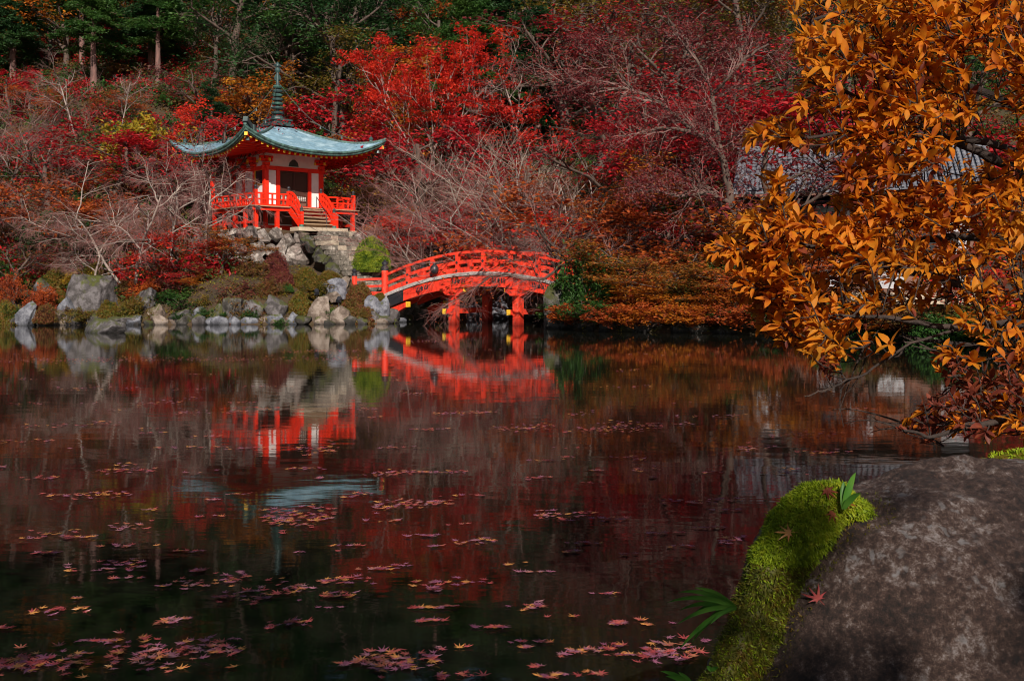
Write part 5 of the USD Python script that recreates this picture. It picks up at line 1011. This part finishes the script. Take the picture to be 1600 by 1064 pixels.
# maple leaves: star with seven lobes
def star(rng, curl=.15, lobes=7):
    pts = [(0, -.10)]
    an = np.radians([-128, -82, -38, 0, 38, 82, 128]); Ls = [.42, .72, .95, 1.0, .95, .72, .42]
    for k in range(7):
        a_ = an[k]; L = Ls[k]*rng.uniform(.9, 1.08)
        pts.append((math.sin(a_-.10)*L*.6, math.cos(a_-.10)*L*.6)); pts.append((math.sin(a_)*L, math.cos(a_)*L)); pts.append((math.sin(a_+.10)*L*.6, math.cos(a_+.10)*L*.6))
        if k < 6: b_ = (an[k]+an[k+1])/2; pts.append((math.sin(b_)*.24, math.cos(b_)*.24))
    P_ = np.array(pts); z = curl*(np.hypot(P_[:, 0], P_[:, 1])**2)*rng.uniform(-.4, 1.2, len(P_)); n_ = len(P_)
    Vv = np.vstack([np.column_stack([P_, z]), [[0, 0, 0]]]); F_ = [[n_, k, (k+1) % n_] for k in range(n_)]
    st = np.array([(-.015, -.08, .005), (.015, -.08, .005), (.012, -.62, .06), (-.012, -.62, .06)]); return np.vstack([Vv, st])*.5, np.array(F_+[[n_+1, n_+2, n_+3], [n_+1, n_+3, n_+4]])[:, ::-1]
ro = np.random.default_rng(71)
STARS = [star(ro) for _ in range(5)]; FM = ['float_red', 'float_mauve', 'float_orange']
for k, (v_, f_) in enumerate(STARS):
    for m_ in FM+['near_dead']: usdkit.mesh(stage, f'/maple_leaf_{k}_{m_}', (v_, f_), M[m_]).GetPrim().SetSpecifier(Sdf.SpecifierClass)
def leaf_at(name, label, pos, size, nrm, mt, k, spin, group=None):
    p = UsdGeom.Mesh.Define(stage, numbered('/World', name)); p.GetPrim().GetReferences().AddInternalReference(Sdf.Path(f'/maple_leaf_{k}_{mt}'))
    n_ = unit(np.array(nrm, float)); a_ = unit(np.cross(n_, [.1, .9, .2])); b_ = np.cross(n_, a_); c_, s_ = math.cos(spin), math.sin(spin); X_, Y_ = a_*c_+b_*s_, -a_*s_+b_*c_
    T = Gf.Matrix4d(*[float(q) for q in (*(X_*size), 0, *(Y_*size), 0, *(n_*size), 0, *pos, 1)]); p.AddTransformOp().Set(T)
    return tag(p, label, 'leaf', group)
def on_mesh(mesh, px, py, lift=.006):
    o_ = np.array([0, 0, CAMZ]); d = unit(W(px, py, 1.)-o_); loc, _, tri = mesh.ray.intersects_location([o_], [d]); k = np.argmin(np.linalg.norm(loc-o_, axis=1)); return loc[k]+mesh.face_normals[tri[k]]*lift, mesh.face_normals[tri[k]]
for px, py, msh, sz, lab, mt in ((1282, 938, rock, .085, 'single red maple leaf lying on the face of the big boulder', 'float_red'), (1218, 930, rock, .055, 'dark red curled leaf on the boulder near the moss', 'near_dead'), (1232, 775, mo, .10, 'largest dark red maple leaf on the moss cushion', 'near_dead'), (1248, 752, mo, .07, 'dark red leaf at the top left rim of the moss cushion', 'near_dead'),
        (1290, 768, mo, .075, 'brown-red leaf on the moss beside the upright blades', 'near_dead'), (1316, 782, mo, .075, 'dark leaf wedged between moss and boulder', 'near_dead'), (1234, 832, mo, .07, 'orange-brown maple leaf in the middle of the moss cushion', 'float_orange'), (1296, 800, mo, .06, 'small rust leaf near the right rim of the moss', 'near_dead')):
    try: p_, n_ = on_mesh(msh, px, py, .012); leaf_at('maple_leaf', lab, p_, sz, n_*.6+np.array([0, -.3, .5]), mt, int(ro.integers(5)), ro.uniform(0, 6.28))
    except Exception: pass
# leaves floating on the pond, in rafts: (px, py, width, height, count, where)
RAFTS = [(70, 1036, 150, 52, 46, 'in the raft at the lower left corner'), (270, 1022, 210, 74, 60, 'in the large raft at the bottom left of centre'), (91, 955, 84, 20, 9, 'in the small raft left of the bottom raft'), (257, 975, 44, 13, 5, 'in the tiny raft above the large bottom raft'),
 (448, 975, 66, 20, 9, 'in the small raft above the bottom edge left of centre'), (565, 1036, 75, 40, 16, 'in the raft at the bottom edge left of centre'), (632, 1036, 108, 50, 30, 'in the raft at the bottom edge near the centre'), (720, 1055, 78, 18, 7, 'at the bottom edge near the centre'), (707, 1014, 54, 8, 3, 'in the pair of orange leaves near the bottom centre'),
 (906, 1022, 66, 18, 7, 'in the narrow raft at the bottom right of centre'), (840, 1043, 22, 12, 2, 'alone near the bottom centre'), (900, 1057, 110, 14, 9, 'at the bottom edge beside the sky reflection'), (1047, 1018, 112, 54, 36, 'in the raft beside the grass tuft'), (981, 972, 50, 14, 4, 'near the grass tuft'), (821, 949, 52, 22, 9, 'in the compact raft right of the bottom centre'),
 (318, 913, 140, 24, 16, 'in the long thin raft at the lower left'), (365, 904, 42, 26, 9, 'in the stacked raft at the lower left'), (362, 932, 42, 22, 6, 'in the little star-shaped group at the lower left'), (432, 928, 94, 52, 24, 'in the bright raft below the spire reflection'), (530, 910, 102, 30, 16, 'in the diagonal raft right of the spire reflection'), (608, 886, 66, 14, 7, 'in the narrow raft near the lower centre'),
 (705, 914, 128, 24, 12, 'in the thin raft at the lower centre'), (807, 884, 42, 8, 3, 'in the lone streak right of the lower centre'), (743, 848, 66, 16, 12, 'in the compact raft at the centre'), (895, 863, 26, 12, 5, 'in the small bright cluster right of centre'), (1142, 846, 38, 28, 12, 'in the raft left of the moss cushion'),
 (290, 863, 52, 8, 5, 'in the short raft below the trunk reflections'), (166, 888, 128, 26, 16, 'in the long raft at the left'), (208, 823, 66, 20, 9, 'in the upper left raft'), (80, 838, 96, 24, 14, 'in the raft near the left edge'), (196, 854, 110, 8, 6, 'in the thin line of the left half')]
FAR = [(132, 774, 142, 12, 24), (464, 811, 118, 42, 62), (645, 788, 118, 28, 40), (662, 739, 138, 9, 34), (882, 806, 98, 16, 22), (1098, 784, 124, 12, 22), (478, 733, 62, 6, 10), (498, 703, 66, 26, 20), (195, 736, 92, 14, 22), (60, 748, 56, 12, 9), (970, 668, 130, 24, 60), (675, 671, 72, 6, 14), (725, 646, 100, 9, 30), (820, 668, 96, 14, 26), (905, 648, 42, 14, 10), (1140, 650, 60, 6, 8), (1180, 700, 62, 14, 14), (1068, 663, 40, 7, 7), (1260, 680, 120, 12, 22), (1290, 708, 90, 10, 16),
 (300, 562, 600, 14, 330), (500, 549, 130, 8, 90), (690, 533, 110, 10, 60), (150, 607, 140, 8, 20), (245, 630, 90, 9, 14), (330, 645, 110, 10, 22), (110, 665, 150, 10, 16), (40, 690, 90, 8, 12), (560, 640, 60, 8, 10), (640, 615, 70, 8, 12), (850, 720, 60, 5, 7), (970, 715, 50, 4, 5), (840, 748, 40, 8, 8), (1010, 735, 40, 12, 8), (1230, 735, 60, 6, 8), (960, 812, 40, 6, 6), (560, 772, 60, 5, 6), (330, 808, 50, 4, 4),(620, 700, 60, 6, 8), (420, 604, 90, 4, 10), (300, 700, 120, 5, 10), (1050, 555, 60, 4, 5), (1350, 640, 60, 6, 6)]
FAR += [(ro.uniform(0, 1250), 545+(ro.random()**1.4)*480, ro.uniform(12, 70), ro.uniform(2, 7), int(ro.integers(2, 9))) for _ in range(110)]
fl = [[], [], []]
def raftpts(px, py, w, h, n):
    for q in range(int(n*1.7)):
        a_, b_ = ro.uniform(-.5, .5), ro.normal(0, .22)*(1.1-1.4*abs(ro.uniform(-.5, .5))); x = px+a_*w; y = py+b_*h-a_*h*.25
        Yd = F*CAMZ/(y-YH); yield np.array([(x-800)/F*Yd, Yd, .004+.006*ro.random()]), Yd
cnt = 0
for (px, py, w, h, n, where) in RAFTS:
    for p_, Yd in raftpts(px, py, w, h, n):
        sz = ro.uniform(.06, .11); nr = np.array([ro.normal(0, .10), ro.normal(-.06, .10), 1]); k = int(ro.integers(5)); m_ = int(ro.choice(3, p=[.42, .40, .18])); sp_ = ro.uniform(0, 6.28)
        if cnt < 300 and ro.random() < .75: leaf_at('floating_leaf', f'maple leaf floating {where}', p_+np.array([0, 0, .004]), sz, nr, FM[m_], k, sp_, f'maple leaves floating {where}'); cnt += 1
        else: fl[m_].append((p_, sz, k, sp_))
for r_f in FAR:
    for p_, Yd in raftpts(*r_f): fl[int(ro.choice(3, p=[.42, .38, .20]))].append((p_, ro.uniform(.06, .11), int(ro.integers(5)), ro.uniform(0, 6.28)))
for m_, L in enumerate(fl):
    parts = []
    for p_, sz, k, sp_ in L:
        v_, f_ = STARS[k]; c_, s_ = math.cos(sp_), math.sin(sp_); q = v_*sz; q = np.stack([q[:, 0]*c_-q[:, 1]*s_, q[:, 0]*s_+q[:, 1]*c_, np.abs(q[:, 2])+ro.uniform(0, .08)*q[:, 1]+.003], 1)+p_; parts.append((q, f_))
    tag(obj('leaf_raft', join(parts), FM[m_]), ['many small red leaves drifting in rafts across the pond', 'many small mauve leaves drifting in rafts across the pond', 'many small orange leaves drifting in rafts across the pond'][m_], 'floating leaves', kind='stuff')

# ------------------------------------------------------------------ the orange tree at the right
rt = np.random.default_rng(91)
ot = thing('orange_tree', 'near tree at the right with long glossy orange leaves on dark spreading branches', 'tree')
LIMBS = [
 [(1790, 470, 4.9, 26), (1700, 452, 4.7, 22), (1600, 456, 4.5, 16), (1540, 458, 4.4, 14), (1450, 436, 4.3, 11), (1350, 415, 4.2, 8), (1250, 392, 4.1, 6), (1170, 385, 4.05, 4)],
 [(1790, 400, 5.2, 26), (1680, 366, 5.0, 18), (1600, 372, 4.9, 15), (1500, 376, 4.8, 12), (1400, 392, 4.7, 9), (1300, 380, 4.6, 6)],
 [(1800, 120, 5.3, 30), (1700, 90, 5.1, 24), (1600, 62, 4.9, 19), (1500, 36, 4.8, 14), (1400, 20, 4.6, 10), (1310, 24, 4.5, 6), (1260, 40, 4.4, 4)],
 [(1800, 330, 5.0, 30), (1690, 300, 4.8, 24), (1590, 272, 4.7, 18), (1500, 232, 4.6, 14), (1420, 195, 4.5, 10), (1340, 160, 4.4, 7), (1270, 140, 4.3, 4)],
 [(1800, 290, 4.4, 22), (1680, 262, 4.3, 16), (1560, 236, 4.2, 12), (1440, 222, 4.1, 9), (1330, 215, 4.0, 6), (1240, 232, 3.95, 4)],
 [(1800, 560, 4.2, 24), (1700, 530, 4.1, 18), (1600, 505, 4.0, 13), (1500, 508, 3.95, 10), (1400, 495, 3.9, 7), (1310, 486, 3.85, 4)],
 [(1780, 700, 3.9, 22), (1680, 668, 3.8, 17), (1590, 655, 3.75, 12), (1500, 668, 3.7, 9), (1430, 690, 3.65, 6), (1385, 678, 3.6, 4)],
 [(1560, 500, 3.98, 6), (1480, 520, 3.9, 5), (1420, 535, 3.85, 4), (1350, 585, 3.8, 3.5), (1300, 612, 3.78, 3), (1258, 632, 3.75, 2)],
 [(1800, 180, 6.0, 30), (1680, 200, 5.9, 20), (1560, 160, 5.8, 14), (1460, 120, 5.7, 10), (1380, 100, 5.6, 6)],
 [(1790, 420, 6.2, 28), (1660, 330, 6.0, 18), (1540, 310, 5.9, 13), (1430, 300, 5.8, 9), (1330, 310, 5.7, 6), (1240, 330, 5.6, 4)],
 [(1790, 600, 5.4, 20), (1690, 590, 5.2, 14), (1600, 560, 5.1, 10), (1500, 545, 5.0, 7), (1420, 540, 4.9, 5)]]
tr_x, tr_y = W(1830, 500, 5.1)[:2]
tz = np.linspace(-.2, 4.6, 12); obj('trunk', tubes([(np.stack([tr_x+.08*np.sin(tz*1.4), tr_y+.05*np.cos(tz*2), tz], 1), np.linspace(.14, .07, 12))], 12), 'bark_dark', ot, True)
obj('trunk', tubes([(np.stack([tr_x+.35-.02*tz, tr_y-.5+.25*tz*.4, tz], 1), np.linspace(.11, .06, 12))], 12), 'bark_dark', ot, True)
nodes, nr_ = [], []
for L in LIMBS:
    A_ = np.array([W(a_, b_, c_) for a_, b_, c_, _ in L]); rad = np.array([d/1700*c_/2 for _, _, c_, d in L])
    q = np.linspace(0, len(L)-1, (len(L)-1)*6+1); pts = np.stack([np.interp(q, range(len(L)), A_[:, k]) for k in range(3)], 1); pts[1:-1] = (pts[:-2]+2*pts[1:-1]+pts[2:])/4; pts += np.cumsum(rt.normal(0, .0035, pts.shape), 0)
    rq = np.interp(q, range(len(L)), rad); obj('limb', tubes([(pts, rq)], 8), 'bark_dark', ot, True); nodes += list(pts); nr_ += list(rq)
if True:
    st_ = np.array([W(1800, 300, 5.1)])
ENV = Polygon([(1235, -40), (1230, 30), (1255, 110), (1235, 170), (1168, 200), (1166, 260), (1205, 300), (1160, 330), (1150, 365), (1102, 385), (1108, 415), (1150, 445), (1175, 490), (1190, 520), (1270, 560), (1300, 600), (1340, 560), (1430, 545), (1480, 600), (1400, 665), (1420, 695), (1560, 690), (1760, 700), (1760, -40)])
HOLES = [Polygon([(1210, 270), (1130, 280), (1180, 300)]), Polygon([(1290, 395), (1330, 390), (1310, 420), (1215, 415)]), Polygon([(1440, 470), (1560, 475), (1500, 500), (1400, 500)]), Polygon([(1330, 545), (1470, 545), (1470, 620), (1390, 650), (1300, 620)])]
from shapely.geometry import Point
from shapely.prepared import prep
env = prep(ENV); holes = [prep(h) for h in HOLES]
tips_ = []
while len(tips_) < 2700:
    px, py = rt.uniform(1090, 1750), rt.uniform(-40, 700)
    if not env.contains(Point(px, py)) or any(h.contains(Point(px, py)) for h in holes): continue
    if meshkit.fbm(np.array([px*.007+3.1, py*.024, .5]), octaves=3) < .43: continue
    if py > 420 and px > 1290 and rt.random() < .62: continue
    if px > 1640 and rt.random() < .5: continue
    if px > 1440 and rt.random() < .22: continue
    Yd = 3.7+2.3*rt.random()**1.3 if py < 540 else rt.uniform(3.6, 4.2)
    if px < 1230: Yd = rt.uniform(3.8, 4.4)
    tips_.append((px, py, Yd))
NODES = np.array(nodes); tw, whorls = [], []
T3 = np.array([W(*t) for t in tips_]); d0 = np.min(np.linalg.norm(T3[:, None]-NODES[None], axis=2), 1)
for i_ in np.argsort(d0):
    t = T3[i_]; dist = np.linalg.norm(NODES-t, axis=1); cost = dist+np.where(NODES[:, 0] < t[0]+.03, .35, 0)+np.where(NODES[:, 2] > t[2]+.05, .12, 0); k = int(np.argmin(cost)); b_ = NODES[k]
    L = dist[k]; q = np.linspace(0, 1, 7)[:, None]; mid = (b_+t)/2+np.array([.10*L, 0, -.14*L])+rt.normal(0, .06*L, 3); pts = b_*(1-q)**2+mid*2*q*(1-q)+t*q*q
    tw.append((pts, np.linspace(.0048 if L > .25 else .0034, .0018, 7))); NODES = np.vstack([NODES, pts[2:]]); whorls.append((t, unit(pts[-1]-pts[-2]), pts, tips_[i_]))
for _ in range(150):                                          # bare dark side twigs between the leaves
    px, py = rt.uniform(1280, 1720), rt.uniform(380, 690)
    if any(h.contains(Point(px, py)) for h in holes): continue
    t = W(px, py, rt.uniform(3.6, 4.6)); dist = np.linalg.norm(NODES-t, axis=1); k = int(np.argmin(dist+np.where(NODES[:, 0] < t[0]+.05, .4, 0))); b_ = NODES[k]; q = np.linspace(0, 1, 7)[:, None]
    mid = (b_+t)/2+rt.normal(0, .05, 3); tw.append((b_*(1-q)**2+mid*2*q*(1-q)+t*q*q, np.linspace(.0042, .0012, 7)))
tag(obj('twigs', tubes(tw, 5), 'bark_dark', ot), kind='stuff')
# leaf blade: pointed oval, folded along the midrib and arched
def leafblade(c1, c2):
    q = np.array([0, .22, .5, .78, 1.]); wd = np.array([.0, .15, .21, .15, 0.]); z = -c1*q**2+.05*q; fold = c2
    V_l = [(0, 0, 0)]; 
    for k in (1, 2, 3): V_l += [(q[k], wd[k], z[k]+fold*wd[k]), (q[k], 0, z[k]), (q[k], -wd[k], z[k]+fold*wd[k])]
    V_l.append((1, 0, z[4])); F_ = [[0, 2, 1], [0, 3, 2]]
    for o_ in (1, 4): F_ += [[o_, o_+1, o_+4], [o_, o_+4, o_+3], [o_+1, o_+2, o_+5], [o_+1, o_+5, o_+4]]
    F_ += [[7, 8, 10], [8, 9, 10]]; return np.array(V_l, float), np.array(F_)
BL = [leafblade(.12, .35), leafblade(.34, .6), leafblade(.02, .25), leafblade(.5, .2)]
for k_, q_ in ((1, .72), (2, .85)): BL[k_][0][:, 1] *= q_
for k, b_ in enumerate(BL):
    for m_ in ('near_orange', 'near_dead'): usdkit.mesh(stage, f'/long_leaf_{k}_{m_}', b_, M[m_], smooth=True).GetPrim().SetSpecifier(Sdf.SpecifierClass)
allL = []
for t, d, pts, (px, py, Yd) in whorls:
    dead = rt.random() < (.05 if py < 560 else .75); nl = int(rt.integers(4, 7)); a0 = rt.uniform(0, 6.28); u1 = unit(np.cross(d, [0, .3, 1.])); u2 = np.cross(d, u1)
    spots = [(t, a0+k*6.28/nl, rt.uniform(.5, 1.15)) for k in range(nl)]+[(pts[k], rt.uniform(0, 6.28), rt.uniform(.6, 1.2)) for k in (2, 3, 4, 5) if rt.random() < .7]
    for p_, a_, op in spots:
        dr = unit(d*math.cos(op)+(u1*math.cos(a_)+u2*math.sin(a_))*math.sin(op)+np.array([-.1, -.1, .12])*.6); n_ = np.array([rt.normal(0, .3), rt.normal(-.25, .3), 1.]); n_ = unit(n_-dr*(n_@dr)); sd = np.cross(n_, dr); sz = (.031+.044*rt.random()**1.3)*(.8 if dead else 1)
        dd_ = dead or rt.random() < .04
        if not env.contains(Point(*(800+F*(p_+dr*sz*.6)[0]/p_[1], YH-F*((p_+dr*sz*.6)[2]-CAMZ)/p_[1]))): continue
        allL.append((p_, dr*sz, sd*sz, n_*sz, int(rt.integers(4)), dd_, sz/p_[1], px))
order = sorted(range(len(allL)), key=lambda k: -allL[k][6] if allL[k][7] < 1620 else 0)
ind = set(order[:300]); rest = {0: [], 1: []}
for k, (p_, ax, ay, az_, b_, dd_, _, _) in enumerate(allL):
    if k in ind:
        lf = UsdGeom.Mesh.Define(stage, numbered(str(ot.GetPath()), 'leaf')); lf.GetPrim().GetReferences().AddInternalReference(Sdf.Path(f"/long_leaf_{b_}_{'near_dead' if dd_ else 'near_orange'}"))
        lf.AddTransformOp().Set(Gf.Matrix4d(*[float(q) for q in (*ax, 0, *ay, 0, *az_, 0, *p_, 1)]))
        if dd_: tag(lf, 'withered dark red leaf')
    else: v_, f_ = BL[b_]; rest[int(dd_)].append((p_+v_[:, :1]*ax+v_[:, 1:2]*ay+v_[:, 2:]*az_, f_))
tag(obj('foliage', join(rest[0]), 'near_orange', ot, True), kind='stuff'); tag(obj('withered_foliage', join(rest[1]), 'near_dead', ot, True), 'withered dark red leaves', kind='stuff')
# the trees on the bank behind the viewer, whose shade lies on the foreground
for x, y, h, w_, lab in ((2.0, -6.5, 7.6, 1.9, 'low dense evergreen on the near bank behind the viewer, shading the boulder'), (6.2, -7.5, 13.5, 1.25, 'tall evergreen on the near bank behind the viewer, at the right'), (-3.5, -9, 9, 1.5, 'evergreen on the near bank behind the viewer, at the left')):
    s = h/HT['evergreen_green']; place('evergreen_green', 'evergreen_tree', lab, 'tree', (x, y, G(x, y)-.2), 40*x, (s*w_, s*w_, s))
